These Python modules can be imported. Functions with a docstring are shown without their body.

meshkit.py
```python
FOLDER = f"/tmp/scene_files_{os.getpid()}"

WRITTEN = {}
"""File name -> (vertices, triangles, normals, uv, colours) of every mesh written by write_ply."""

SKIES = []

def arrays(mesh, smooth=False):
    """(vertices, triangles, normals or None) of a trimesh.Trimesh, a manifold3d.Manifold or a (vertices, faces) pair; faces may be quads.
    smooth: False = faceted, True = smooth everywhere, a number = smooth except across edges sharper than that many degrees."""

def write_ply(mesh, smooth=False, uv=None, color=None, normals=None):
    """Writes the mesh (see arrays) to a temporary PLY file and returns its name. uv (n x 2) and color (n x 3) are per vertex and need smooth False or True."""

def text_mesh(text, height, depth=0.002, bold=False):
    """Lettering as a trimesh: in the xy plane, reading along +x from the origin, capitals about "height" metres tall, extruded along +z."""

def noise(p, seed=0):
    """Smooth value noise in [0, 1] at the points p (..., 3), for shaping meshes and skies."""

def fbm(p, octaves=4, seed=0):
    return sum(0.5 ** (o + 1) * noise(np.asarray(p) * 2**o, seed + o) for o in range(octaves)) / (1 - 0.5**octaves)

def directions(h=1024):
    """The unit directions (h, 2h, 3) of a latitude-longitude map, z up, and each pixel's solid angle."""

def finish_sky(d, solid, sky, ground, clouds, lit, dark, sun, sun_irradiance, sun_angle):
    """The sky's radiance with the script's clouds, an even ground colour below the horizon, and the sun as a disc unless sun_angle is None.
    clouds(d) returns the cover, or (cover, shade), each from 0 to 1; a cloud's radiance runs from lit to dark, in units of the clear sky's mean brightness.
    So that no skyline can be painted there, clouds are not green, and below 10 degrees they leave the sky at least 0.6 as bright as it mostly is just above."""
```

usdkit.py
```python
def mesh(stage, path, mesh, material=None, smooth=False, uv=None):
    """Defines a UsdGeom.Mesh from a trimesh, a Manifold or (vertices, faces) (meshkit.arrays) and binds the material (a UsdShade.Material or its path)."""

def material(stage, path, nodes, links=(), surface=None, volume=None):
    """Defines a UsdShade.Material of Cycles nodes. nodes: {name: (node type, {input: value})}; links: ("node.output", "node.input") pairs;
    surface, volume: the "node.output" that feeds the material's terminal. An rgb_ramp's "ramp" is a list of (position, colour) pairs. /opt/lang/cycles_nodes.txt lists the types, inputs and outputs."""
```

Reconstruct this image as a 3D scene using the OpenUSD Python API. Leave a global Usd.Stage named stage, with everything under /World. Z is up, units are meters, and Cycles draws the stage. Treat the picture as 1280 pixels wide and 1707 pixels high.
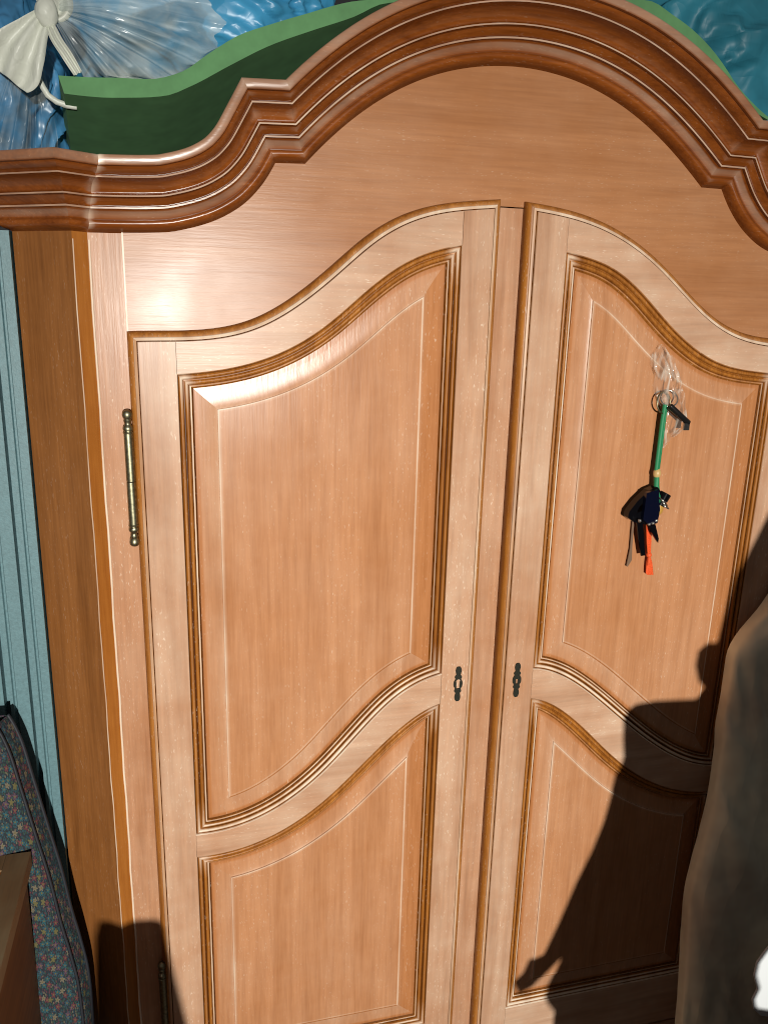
import math
import numpy as np
import trimesh
from scipy.interpolate import PchipInterpolator, UnivariateSpline
from shapely.geometry import Polygon, box as sbox
from shapely.ops import unary_union
import meshkit
import usdkit
from pxr import Gf, Sdf, Usd, UsdGeom, UsdLux, UsdShade, Vt

rng = np.random.default_rng(7)
stage = Usd.Stage.CreateInMemory()
UsdGeom.SetStageUpAxis(stage, UsdGeom.Tokens.z)
UsdGeom.SetStageMetersPerUnit(stage, 1.0)
W = UsdGeom.Xform.Define(stage, "/World")

# ------------------------------------------------------------------ camera
# x to the right along the wardrobe front, y towards the wall behind it, z up; y = 0 is the front of the frame
F_PX, EYE, YAW, PITCH, ROLL = 1323.28, np.array([-0.4359, -1.0476, 1.6]), 0.2548, 0.2613, 0.0262


def camera_axes():
    cy, sy, cp, sp = math.cos(YAW), math.sin(YAW), math.cos(PITCH), math.sin(PITCH)
    fwd, right = np.array([sy * cp, cy * cp, -sp]), np.array([cy, -sy, 0])
    up = np.cross(right, fwd)
    c, s = math.cos(ROLL), math.sin(ROLL)
    return c * right + s * up, -s * right + c * up, fwd


RIGHT, UP, FWD = camera_axes()
cam = UsdGeom.Camera.Define(stage, "/World/camera")
cam.CreateHorizontalApertureAttr(36.0)
cam.CreateVerticalApertureAttr(36.0 * 1024 / 767)
cam.CreateFocalLengthAttr(36.0 * F_PX / 1280)
cam.CreateClippingRangeAttr(Gf.Vec2f(0.02, 100))
cam.CreateExposureAttr(0.0)
m4 = np.eye(4)
m4[0, :3], m4[1, :3], m4[2, :3], m4[3, :3] = RIGHT, UP, -FWD, EYE
cam.AddTransformOp().Set(Gf.Matrix4d(*m4.ravel().tolist()))

# ------------------------------------------------------------------ light: one small bright lamp behind the photographer, a dark room
LAMP = np.array([-0.377, -4.0, 1.569])
AIM = np.array([-0.10, 0.0, 0.95])
KEY, FILL = 272.0, 0.10
lamp = UsdLux.SphereLight.Define(stage, "/World/lamp_light")
lamp.CreateRadiusAttr(0.042)
lamp.CreateNormalizeAttr(True)
lamp.CreateIntensityAttr(KEY)
lamp.CreateColorAttr(Gf.Vec3f(1.0, 0.97, 0.90))
shaping = UsdLux.ShapingAPI.Apply(lamp.GetPrim())
shaping.CreateShapingConeAngleAttr(22.0)
shaping.CreateShapingConeSoftnessAttr(1.0)
lz = (LAMP - AIM) / np.linalg.norm(LAMP - AIM)
lx = np.cross([0, 0, 1.0], lz)
lx /= np.linalg.norm(lx)
l4 = np.eye(4)
l4[0, :3], l4[1, :3], l4[2, :3], l4[3, :3] = lx, np.cross(lz, lx), lz, LAMP
lamp.AddTransformOp().Set(Gf.Matrix4d(*l4.ravel().tolist()))
usdkit.material(stage, "/World/Looks/room", {"b": ("background_shader", {"color": (1.0, 0.95, 0.93), "strength": FILL})}, [], surface="b.background")
dome = UsdLux.DomeLight.Define(stage, "/World/dark_room")
UsdShade.MaterialBindingAPI.Apply(dome.GetPrim()).Bind(UsdShade.Material.Get(stage, "/World/Looks/room"))


def at(px, py, y):
    """The point on the plane at depth y that the photograph shows at this pixel."""
    d = FWD + (px - 640) / F_PX * RIGHT - (py - 853.5) / F_PX * UP
    return EYE + d * (y - EYE[1]) / d[1]


# ------------------------------------------------------------------ materials
LOOKS = {}


def look(name, nodes, links, surface):
    LOOKS[name] = usdkit.material(stage, "/World/Looks/" + name, nodes, links, surface=surface)
    return LOOKS[name]


def wood(name, along, dark, light, cream, haze=0.5, rough=0.29, fleck=0.5, spec=0.2, seed=0.0):
    """Stained wood with a limed finish: the mesh's 'lime' is the pale wax left on it, and below zero it paints in shade."""
    s = [260.0, 260.0, 260.0]
    s["xyz".index(along)] = 13.0
    s2 = [34.0, 34.0, 34.0]
    s2["xyz".index(along)] = 2.6
    s3 = [560.0, 560.0, 560.0]
    s3["xyz".index(along)] = 150.0
    nodes = {
        "g": ("geometry", {}),
        "m1": ("mapping", {"scale": s, "location": (seed, seed * 2, seed * 3)}),
        "m2": ("mapping", {"scale": s2, "location": (seed, seed, seed)}),
        "m3": ("mapping", {"scale": s3}),
        "n1": ("noise_texture", {"scale": 1.0, "detail": 4.0, "roughness": 0.6}),
        "n2": ("noise_texture", {"scale": 1.0, "detail": 3.0, "roughness": 0.55, "distortion": 0.6}),
        "n3": ("noise_texture", {"scale": 1.0, "detail": 1.0, "roughness": 0.5}),
        "n4": ("noise_texture", {"scale": 6.5, "detail": 3.0, "roughness": 0.6}),
        "n5": ("noise_texture", {"scale": 1400.0, "detail": 1.0}),
        "mixn": ("math", {"math_type": "multiply_add", "value2": 0.44}),
        "half": ("math", {"math_type": "multiply_add", "value2": 0.44}),
        "third": ("math", {"math_type": "multiply", "value2": 0.12}),
        "n6": ("noise_texture", {"scale": 38.0, "detail": 4.0, "roughness": 0.65}),
        "ramp": ("rgb_ramp", {"ramp": [(0.33, dark), (0.5, tuple(0.5 * (a + b) for a, b in zip(dark, light))), (0.67, light)]}),
        "a": ("attribute", {"attribute": "lime_shade"}),
        "var": ("map_range", {"from_min": 0.25, "from_max": 0.75, "to_min": 1 - haze, "to_max": 1 + haze, "clamp": True}),
        "lm": ("math", {"math_type": "multiply", "use_clamp": True}),
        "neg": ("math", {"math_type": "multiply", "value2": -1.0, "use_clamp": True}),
        "st": ("mix", {"mix_type": "mix", "color2": tuple(c * k for c, k in zip(dark, (0.40, 0.33, 0.28)))}),  # dark tone for painted shade in grooves and lower ridges
        "gr": ("map_range", {"from_min": 0.3, "from_max": 0.7, "to_min": 0.72, "to_max": 1.28, "clamp": True}),
        "lm2": ("math", {"math_type": "multiply"}),
        "fl": ("map_range", {"from_min": 0.645, "from_max": 0.78, "to_min": 0.0, "to_max": fleck, "clamp": True}),
        "flp": ("map_range", {"from_min": 0.42, "from_max": 0.62, "to_min": 0.1, "to_max": 1.0, "clamp": True}),
        "fl2": ("math", {"math_type": "multiply"}),
        "sum": ("math", {"math_type": "add", "use_clamp": True}),
        "cv": ("rgb_ramp", {"ramp": [(0.3, tuple(c * k for c, k in zip(cream, (0.98, 0.86, 0.82)))), (0.7, cream)]}),
        "mix": ("mix", {"mix_type": "mix"}),
        "rg": ("map_range", {"from_min": 0.3, "from_max": 0.7, "to_min": rough - 0.03, "to_max": rough + 0.05, "clamp": True}),
        "b": ("bump", {"strength": 0.22, "distance": 0.0006}),
        "p": ("principled_bsdf", {"specular_ior_level": spec}),
    }
    links = [("g.position", "m1.vector"), ("g.position", "m2.vector"), ("g.position", "m3.vector"), ("g.position", "n4.vector"), ("g.position", "n5.vector"),
             ("m1.vector", "n1.vector"), ("m2.vector", "n2.vector"), ("m3.vector", "n3.vector"),
             ("g.position", "n6.vector"), ("n6.fac", "third.value1"), ("third.value", "half.value3"), ("n2.fac", "half.value1"), ("n1.fac", "mixn.value1"), ("half.value", "mixn.value3"), ("mixn.value", "ramp.fac"),
             ("n4.fac", "var.value"), ("a.fac", "lm.value1"), ("var.result", "lm.value2"),
             ("n2.fac", "gr.value"), ("lm.value", "lm2.value1"), ("gr.result", "lm2.value2"),
             ("n3.fac", "fl.value"), ("n2.fac", "flp.value"), ("fl.result", "fl2.value1"), ("flp.result", "fl2.value2"),
             ("lm2.value", "sum.value1"), ("fl2.value", "sum.value2"),
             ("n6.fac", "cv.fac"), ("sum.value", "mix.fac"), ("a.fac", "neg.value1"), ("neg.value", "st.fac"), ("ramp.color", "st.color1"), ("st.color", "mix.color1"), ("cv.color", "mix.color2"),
             ("mix.color", "p.base_color"), ("n4.fac", "rg.value"), ("rg.result", "p.roughness"),
             ("n1.fac", "b.height"), ("b.normal", "p.normal")]
    return look(name, nodes, links, "p.BSDF")


CREAM = (0.80, 0.68, 0.53)
DARK, LIGHT = (0.28, 0.100, 0.031), (0.48, 0.200, 0.080)
wood("wood_upright", "z", DARK, LIGHT, CREAM)
wood("wood_level", "x", DARK, LIGHT, CREAM, seed=3.1)
wood("wood_frieze", "x", (0.30, 0.112, 0.036), (0.42, 0.170, 0.060), CREAM, fleck=0.25, rough=0.28, spec=0.25, seed=5.7)
wood("wood_panel", "z", (0.35, 0.130, 0.042), (0.53, 0.225, 0.090), CREAM, rough=0.235, spec=0.32, seed=8.3)
wood("wood_cornice", "x", (0.14, 0.032, 0.004), (0.32, 0.088, 0.014), CREAM, fleck=0.15, rough=0.24, spec=0.4, seed=2.2)
wood("wood_corner", "z", (0.16, 0.055, 0.012), (0.30, 0.112, 0.027), CREAM, fleck=0.16, rough=0.3, seed=9.9)
wood("wood_strip", "z", (0.28, 0.085, 0.011), (0.42, 0.15, 0.024), CREAM, fleck=0.08, rough=0.3, seed=4.4)
wood("wood_moulding", "z", (0.19, 0.056, 0.007), (0.50, 0.19, 0.032), CREAM, fleck=0.4, rough=0.34, seed=1.4)
wood("wood_chest", "y", (0.08, 0.03, 0.008), (0.17, 0.07, 0.02), (0.3, 0.25, 0.15), fleck=0.0, rough=0.5, seed=6.1)


def plain(name, color, rough=0.5, metallic=0.0, bump=None, vary=0.0, vscale=40.0, crinkle=None, **extra):
    nodes = {"g": ("geometry", {}), "p": ("principled_bsdf", {"base_color": color, "roughness": rough, "metallic": metallic, **extra})}
    links = []
    if vary:
        nodes["n"] = ("noise_texture", {"scale": vscale, "detail": 4.0, "roughness": 0.6})
        nodes["r"] = ("rgb_ramp", {"ramp": [(0.3, tuple(c * (1 - vary) for c in color)), (0.7, tuple(min(1, c * (1 + vary)) for c in color))]})
        links += [("g.position", "n.vector"), ("n.fac", "r.fac"), ("r.color", "p.base_color")]
    if bump:
        nodes["bn"] = ("noise_texture", {"scale": bump[0], "detail": 3.0})
        nodes["b"] = ("bump", {"strength": bump[1], "distance": bump[2]})
        links += [("g.position", "bn.vector"), ("bn.fac", "b.height"), ("b.normal", "p.normal")]
    if crinkle:  # folded film: slanting facets that meet in sharp creases, bent by a soft noise
        sc, st, dist = crinkle
        nodes.update({"cw": ("noise_texture", {"scale": sc[0] * 0.6, "detail": 2.0}), "cm": ("mix_vector", {"fac": 0.06}), "cp": ("mapping", {"scale": sc, "rotation": (0.2, 0.5, 0.3)}),
                      "cv": ("voronoi_texture", {"scale": 1.0, "feature": "f1"}), "cv2": ("voronoi_texture", {"scale": 2.6, "feature": "f1"}),
                      "ca": ("math", {"math_type": "multiply_add", "value2": 0.35}), "cb": ("bump", {"strength": st, "distance": dist})})
        links += [("g.position", "cw.vector"), ("g.position", "cm.a"), ("cw.color", "cm.b"), ("cm.result", "cp.vector"), ("cp.vector", "cv.vector"), ("cp.vector", "cv2.vector"),
                  ("cv2.distance", "ca.value1"), ("cv.distance", "ca.value3"), ("ca.value", "cb.height"), ("cb.normal", "p.normal")]
    return look(name, nodes, links, "p.BSDF")


plain("brass", (0.30, 0.28, 0.18), 0.42, 1.0, vary=0.35, vscale=220)
plain("bronze", (0.03, 0.03, 0.02), 0.5, 0.6, vary=0.4, vscale=500)
plain("steel", (0.62, 0.62, 0.6), 0.22, 1.0)
plain("dark_steel", (0.03, 0.028, 0.026), 0.3, 0.7)
plain("black_plastic", (0.003, 0.003, 0.004), 0.1, specular_ior_level=0.3)
plain("navy_plastic", (0.002, 0.003, 0.012), 0.2)
plain("green_cord", (0.012, 0.2, 0.075), 0.55, bump=(1500, 0.5, 0.0005))
plain("orange_thread", (0.75, 0.09, 0.015), 0.6, vary=0.3, vscale=700)
plain("bead_wood", (0.55, 0.36, 0.14), 0.4)
plain("shadow_brown", (0.16, 0.09, 0.05), 0.6)
plain("amber", (0.45, 0.25, 0.05), 0.35)
plain("foam", (0.10, 0.25, 0.10), 0.85, vary=0.15, vscale=30, bump=(900, 0.25, 0.0006))
plain("white_cloth", (0.64, 0.66, 0.58), 0.4, crinkle=((60.0, 60.0, 14.0), 0.2, 0.006))
plain("blue_bag", (0.055, 0.32, 0.57), 0.36, vary=0.25, vscale=12, crinkle=((11.0, 11.0, 24.0), 0.28, 0.02), specular_ior_level=0.6)
plain("dull_blue_bag", (0.055, 0.22, 0.42), 0.34, vary=0.5, vscale=14, crinkle=((20.0, 20.0, 9.0), 0.3, 0.02), specular_ior_level=0.7)
plain("teal_bag", (0.026, 0.20, 0.28), 0.48, vary=0.3, vscale=9, crinkle=((6.0, 6.0, 15.0), 0.45, 0.03))
plain("brown_wrap", (0.88, 0.72, 0.55), 0.4, vary=0.4, vscale=5, crinkle=((11.0, 11.0, 3.5), 0.25, 0.03), coat_weight=0.3, coat_roughness=0.25)
plain("white_paper", (0.85, 0.88, 0.9), 0.6)
plain("dark_matte", (0.03, 0.03, 0.035), 0.9)
plain("brown_cover", (0.035, 0.022, 0.013), 0.8, vary=0.4, vscale=8, bump=(18, 0.6, 0.01))
plain("blocker_board", (0.3, 0.2, 0.11), 0.8)
plain("floor_paint", (0.12, 0.11, 0.10), 0.6, vary=0.3, vscale=6)
plain("piping", (0.012, 0.014, 0.02), 0.6)
plain("wall_paint", (0.105, 0.20, 0.22), 0.5, vary=0.16, vscale=260, bump=(420, 0.2, 0.001))

# clear film: mostly see-through, with a milky sheen where it is creased
for nm, lo_, hi_ in (("clear_film", 0.22, 0.62), ("thin_film", 0.05, 0.35)):
    look(nm,
         {"g": ("geometry", {}), "n": ("noise_texture", {"scale": 22.0, "detail": 3.0, "distortion": 0.8}), "v": ("voronoi_texture", {"scale": 60.0, "feature": "f1"}),
          "b": ("bump", {"strength": 0.28, "distance": 0.008}), "r": ("map_range", {"from_min": 0.35, "from_max": 0.7, "to_min": lo_, "to_max": hi_, "clamp": True}),
          "t": ("transparent_bsdf", {"color": (0.95, 0.97, 0.97)}), "p": ("principled_bsdf", {"base_color": (0.62, 0.68, 0.66), "roughness": 0.2, "specular_ior_level": 0.9}), "m": ("mix_closure", {})},
         [("g.position", "n.vector"), ("g.position", "v.vector"), ("v.distance", "b.height"), ("b.normal", "p.normal"), ("n.fac", "r.value"), ("r.result", "m.fac"), ("t.BSDF", "m.closure1"), ("p.BSDF", "m.closure2")], "m.closure")
look("tape",
     {"g": ("geometry", {}), "mp": ("mapping", {"scale": (120.0, 120.0, 30.0), "rotation": (0.0, 0.35, 0.0)}), "n": ("noise_texture", {"scale": 1.0, "detail": 2.0, "distortion": 0.6}),
      "b": ("bump", {"strength": 0.5, "distance": 0.004}), "t": ("transparent_bsdf", {"color": (0.97, 0.95, 0.92)}),
      "p": ("principled_bsdf", {"base_color": (0.72, 0.62, 0.52), "roughness": 0.12, "specular_ior_level": 1.0}),
      "r": ("map_range", {"from_min": 0.47, "from_max": 0.68, "to_min": 0.10, "to_max": 0.8, "clamp": True}), "m": ("mix_closure", {})},
     [("g.position", "mp.vector"), ("mp.vector", "n.vector"), ("n.fac", "b.height"), ("b.normal", "p.normal"), ("n.fac", "r.value"), ("r.result", "m.fac"), ("t.BSDF", "m.closure1"), ("p.BSDF", "m.closure2")], "m.closure")
# floral print: five-petalled flowers in each cell of a scatter, small leaves between them
look("floral",
     {"g": ("geometry", {}), "sx": ("separate_xyz", {}), "xy": ("math", {"math_type": "add"}), "c": ("combine_xyz", {"z": 0.0}),
      "w": ("noise_texture", {"scale": 1.1, "detail": 3.0}), "wm": ("mix_vector", {"fac": 0.35}), "m": ("mapping", {"scale": (165.0, 120.0, 1.0)}), "m2": ("mapping", {"scale": (420.0, 200.0, 1.0)}),
      "v": ("voronoi_texture", {"dimensions": "2D", "scale": 1.0, "randomness": 0.85}), "u": ("voronoi_texture", {"dimensions": "2D", "scale": 1.0}),
      "sub": ("vector_math", {"math_type": "subtract"}), "s3": ("separate_xyz", {}), "at": ("math", {"math_type": "arctan2"}), "k5": ("math", {"math_type": "multiply", "value2": 5.0}),
      "co": ("math", {"math_type": "cosine"}), "th": ("math", {"math_type": "multiply_add", "value2": 0.11, "value3": 0.33}), "th2": ("math", {"math_type": "add", "value2": 0.07}),
      "pet": ("math", {"math_type": "less_than"}), "out": ("math", {"math_type": "less_than"}), "ctr": ("math", {"math_type": "less_than", "value2": 0.11}), "leaf": ("math", {"math_type": "less_than", "value2": 0.42}),
      "r1": ("separate_color", {}), "r2": ("separate_color", {}),
      "c1": ("rgb_ramp", {"interpolate": False, "ramp": [(0.0, (0.02, 0.10, 0.13)), (0.3, (0.13, 0.035, 0.05)), (0.48, (0.13, 0.13, 0.05)), (0.58, (0.17, 0.16, 0.12)), (0.70, (0.025, 0.08, 0.12)), (0.84, (0.10, 0.06, 0.10))]}),
      "c2": ("rgb_ramp", {"interpolate": False, "ramp": [(0.0, (0.02, 0.07, 0.09)), (0.4, (0.03, 0.07, 0.045)), (0.65, (0.09, 0.035, 0.05)), (0.85, (0.14, 0.13, 0.09))]}),
      "a1": ("mix", {"mix_type": "mix", "color1": (0.012, 0.022, 0.035)}), "a2": ("mix", {"mix_type": "mix", "color2": (0.008, 0.01, 0.016)}), "a3": ("mix", {"mix_type": "mix"}), "a4": ("mix", {"mix_type": "mix", "color2": (0.16, 0.13, 0.04)}),
      "dk": ("mix", {"mix_type": "multiply", "fac": 1.0, "color2": (0.72, 0.66, 0.62)}), "p": ("principled_bsdf", {"roughness": 0.85})},
     [("g.position", "sx.vector"), ("sx.x", "xy.value1"), ("sx.y", "xy.value2"), ("xy.value", "c.x"), ("sx.z", "c.y"), ("c.vector", "m.vector"), ("c.vector", "m2.vector"),
      ("m.vector", "w.vector"), ("m.vector", "wm.a"), ("w.color", "wm.b"), ("wm.result", "v.vector"), ("m2.vector", "u.vector"),
      ("wm.result", "sub.vector1"), ("v.position", "sub.vector2"), ("sub.vector", "s3.vector"), ("s3.y", "at.value1"), ("s3.x", "at.value2"), ("at.value", "k5.value1"), ("k5.value", "co.value1"),
      ("co.value", "th.value1"), ("th.value", "th2.value1"), ("v.distance", "pet.value1"), ("th.value", "pet.value2"), ("v.distance", "out.value1"), ("th2.value", "out.value2"), ("v.distance", "ctr.value1"), ("u.distance", "leaf.value1"),
      ("v.color", "r1.color"), ("u.color", "r2.color"), ("r1.r", "c1.fac"), ("r2.g", "c2.fac"),
      ("leaf.value", "a1.fac"), ("c2.color", "a1.color2"), ("out.value", "a2.fac"), ("a1.color", "a2.color1"), ("pet.value", "a3.fac"), ("a2.color", "a3.color1"), ("c1.color", "a3.color2"),
      ("ctr.value", "a4.fac"), ("a3.color", "a4.color1"), ("a4.color", "dk.color1"), ("dk.color", "p.base_color")], "p.BSDF")

# ------------------------------------------------------------------ helpers
USED = {}


def numbered(path):
    n = USED.get(path, -1) + 1
    USED[path] = n
    return path if n == 0 else f"{path}_{n:03d}"


def thing(name, label=None, cat=None, parent="/World", group=None, kind=None):
    p = UsdGeom.Xform.Define(stage, numbered(parent + "/" + name)).GetPrim()
    tag(p, label, cat, group, kind)
    return str(p.GetPath())


def tag(p, label=None, cat=None, group=None, kind=None):
    for k, v in (("label", label), ("category", cat), ("group", group), ("kind", kind)):
        if v:
            p.SetCustomDataByKey(k, v)


def put(name, mesh, mat, parent="/World", smooth=False, lime_shade=None, label=None, cat=None, group=None, kind=None):
    """One Mesh prim. lime: a number or one value per vertex."""
    path = numbered(parent + "/" + name)
    if isinstance(mesh, tuple):
        nv = int(np.max(mesh[1])) + 1
        mesh = (mesh[0][:nv], mesh[1])
        lime_shade = lime_shade if lime_shade is None or np.ndim(lime_shade) == 0 else lime_shade[:nv]
    p = usdkit.mesh(stage, path, mesh, LOOKS[mat], smooth=smooth)
    n = len(p.GetPointsAttr().Get())
    if lime_shade is not None:
        vals = np.full(n, lime_shade, np.float32) if np.ndim(lime_shade) == 0 else np.asarray(lime_shade, np.float32)
        assert len(vals) == n, (path, len(vals), n)
        UsdGeom.PrimvarsAPI(p).CreatePrimvar("lime_shade", Sdf.ValueTypeNames.FloatArray, "vertex").Set(Vt.FloatArray.FromNumpy(vals))
    tag(p.GetPrim(), label, cat, group, kind)
    return str(p.GetPath())


def plate(poly, y0, y1):
    """A polygon of the (x, z) plane made solid from y0 (front) to y1 (back)."""
    parts = [g for g in getattr(poly, "geoms", [poly]) if g.area > 1e-7]
    ms = [trimesh.creation.extrude_polygon(g, y1 - y0, engine="earcut") for g in parts]
    m = trimesh.util.concatenate(ms)
    v = m.vertices.copy()
    m.vertices = np.c_[v[:, 0], v[:, 2] + y0, v[:, 1]]
    m.invert()
    return m


def block(x0, x1, y0, y1, z0, z1):
    m = trimesh.creation.box([x1 - x0, y1 - y0, z1 - z0])
    m.apply_translation([(x0 + x1) / 2, (y0 + y1) / 2, (z0 + z1) / 2])
    return m


def tube(pts, r, n=10, closed=False, taper=None):
    pts = np.asarray(pts, float)
    k = len(pts)
    t = np.gradient(pts, axis=0) if not closed else np.roll(pts, -1, 0) - np.roll(pts, 1, 0)
    t /= np.linalg.norm(t, axis=1, keepdims=True)
    ref = np.array([0.31, 0.2, 0.93])
    u = np.cross(t, ref)
    u /= np.linalg.norm(u, axis=1, keepdims=True)
    w = np.cross(t, u)
    a = np.linspace(0, 2 * np.pi, n, endpoint=False)
    rr = np.full(k, r) if taper is None else r * np.asarray(taper)
    v = (pts[:, None] + rr[:, None, None] * (np.cos(a)[None, :, None] * u[:, None] + np.sin(a)[None, :, None] * w[:, None])).reshape(-1, 3)
    f = []
    for i in range(k if closed else k - 1):
        j = (i + 1) % k
        for b in range(n):
            c = (b + 1) % n
            f += [[i * n + b, i * n + c, j * n + c], [i * n + b, j * n + c, j * n + b]]
    if not closed:
        v = np.vstack([v, pts[0], pts[-1]])
        for b in range(n):
            c = (b + 1) % n
            f += [[k * n, i0 := b, c][::1] if False else [k * n, c, b], [k * n + 1, (k - 1) * n + b, (k - 1) * n + c]]
    return trimesh.Trimesh(v, f, process=False)


def join(*ms):
    return trimesh.util.concatenate(ms)


def clean(pts, eps=1e-5):
    out = [np.asarray(pts[0], float)]
    for p in pts[1:]:
        if np.hypot(*(np.asarray(p) - out[-1])) > eps:
            out.append(np.asarray(p, float))
    return np.array(out)


def mitres(path, closed):
    """Left-hand mitred offsets of a polyline in (x, z), and which vertices are sharp corners."""
    p = np.asarray(path, float)
    d = (np.roll(p, -1, 0) - p) if closed else np.diff(p, axis=0)
    d /= np.linalg.norm(d, axis=1, keepdims=True)
    nrm = np.c_[-d[:, 1], d[:, 0]]
    if closed:
        a, b = np.roll(nrm, 1, 0), nrm
    else:
        a, b = np.vstack([nrm[:1], nrm]), np.vstack([nrm, nrm[-1:]])
    dot = (a * b).sum(1)
    return (a + b) / (1 + dot)[:, None], dot < math.cos(math.radians(20))


def sweep(P, D, profile, closed, sharp=None, flip=False):
    """Sweeps a profile along stations. P: n x 3 points; D: function (k-th station arrays) -> uses two vectors per station:
    D[0] in-plane direction (n x 3), D[1] out direction (n x 3). profile: list of runs, each a list of (a, b, lime): a along D[0], b along D[1].
    Runs are not smoothed into one another and stations split at sharp corners. Returns (vertices, faces), lime."""
    n = len(P)
    order = list(range(n)) + ([0] if closed else [])
    segs, cur = [], [order[0]]
    for k in order[1:]:
        cur.append(k)
        if sharp is not None and sharp[k]:
            segs.append(cur)
            cur = [k]
    if len(cur) > 1:
        segs.append(cur)
    V, Fc, L, base = [], [], [], 0
    for run in profile:
        a, b, l = np.array(run, float).T
        for s in segs:
            g = P[s][:, None] + a[None, :, None] * D[0][s][:, None] + b[None, :, None] * D[1][s][:, None]
            V.append(g.reshape(-1, 3))
            L.append(np.tile(l, len(s)))
            m = len(run)
            i, j = np.meshgrid(np.arange(len(s) - 1), np.arange(m - 1), indexing="ij")
            q0 = base + i * m + j
            quad = np.stack([q0, q0 + 1, q0 + m + 1, q0 + m], -1).reshape(-1, 4)
            Fc.append(quad[:, ::-1] if flip else quad)
            base += len(s) * m
    return (np.vstack(V), np.vstack(Fc)), np.concatenate(L)


class Frame:
    """An opening or a door: level or curved top and bottom edges, straight sides. ring() sweeps a profile round it, each side on its own."""

    def __init__(self, x0, x1, top, bottom, n=56, smooth=2e-7):
        self.x0, self.x1, self.n = x0, x1, n
        self.top, self.bot = self.line(top, smooth), self.line(bottom, smooth)

    def line(self, pts, smooth):
        if np.ndim(pts) == 0:
            return np.c_[np.linspace(self.x0 - 0.1, self.x1 + 0.1, 30), np.full(30, float(pts))]
        p = np.array(sorted(pts))
        f = UnivariateSpline(p[:, 0], p[:, 1], k=3, s=smooth * len(p))
        x = np.linspace(p[0, 0], p[-1, 0], 160)
        z = f(x)
        e = 0.1
        s0, s1 = (z[2] - z[0]) / (x[2] - x[0]), (z[-1] - z[-3]) / (x[-1] - x[-3])
        return np.vstack([[x[0] - e, z[0] - e * s0], np.c_[x, z], [x[-1] + e, z[-1] + e * s1]])

    def at_inset(self, d):
        """The four sides at inset d, anticlockwise: bottom, right, top, left."""
        x = np.linspace(self.x0 + d, self.x1 - d, self.n)
        out = []
        for c, sg in ((self.bot, 1), (self.top, -1)):
            m, _ = mitres(c, False)
            q = c + m * d * sg
            o = np.argsort(q[:, 0])
            out.append(np.c_[x, np.interp(x, q[o, 0], q[o, 1])])
        b, t = out
        k = 14
        r = np.c_[np.full(k, x[-1]), np.linspace(b[-1, 1], t[-1, 1], k)]
        l = np.c_[np.full(k, x[0]), np.linspace(t[0, 1], b[0, 1], k)]
        return [b, r, t[::-1], l]

    def outline(self, d=0.0):
        return np.vstack([c[:-1] for c in self.at_inset(d)])

    def ring(self, profile):
        """((vertices, faces), lime, side of each vertex)"""
        V, Fc, L, S, base = [], [], [], [], 0
        for run in profile:
            cols = [self.at_inset(r[0]) for r in run]
            for i in range(4):
                g = np.stack([np.c_[c[i][:, 0], np.full(len(c[i]), r[1]), c[i][:, 1]] for c, r in zip(cols, run)], 1)
                n, m = g.shape[:2]
                ii, jj = np.meshgrid(np.arange(n - 1), np.arange(m - 1), indexing="ij")
                q0 = base + ii * m + jj
                Fc.append(np.stack([q0, q0 + m, q0 + m + 1, q0 + 1], -1).reshape(-1, 4))
                V.append(g.reshape(-1, 3))
                L.append(np.tile([r[2] for r in run], n).astype(float))
                S.append(np.full(n * m, i))
                base += n * m
        return (np.vstack(V), np.vstack(Fc)), np.concatenate(L), np.concatenate(S)


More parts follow.
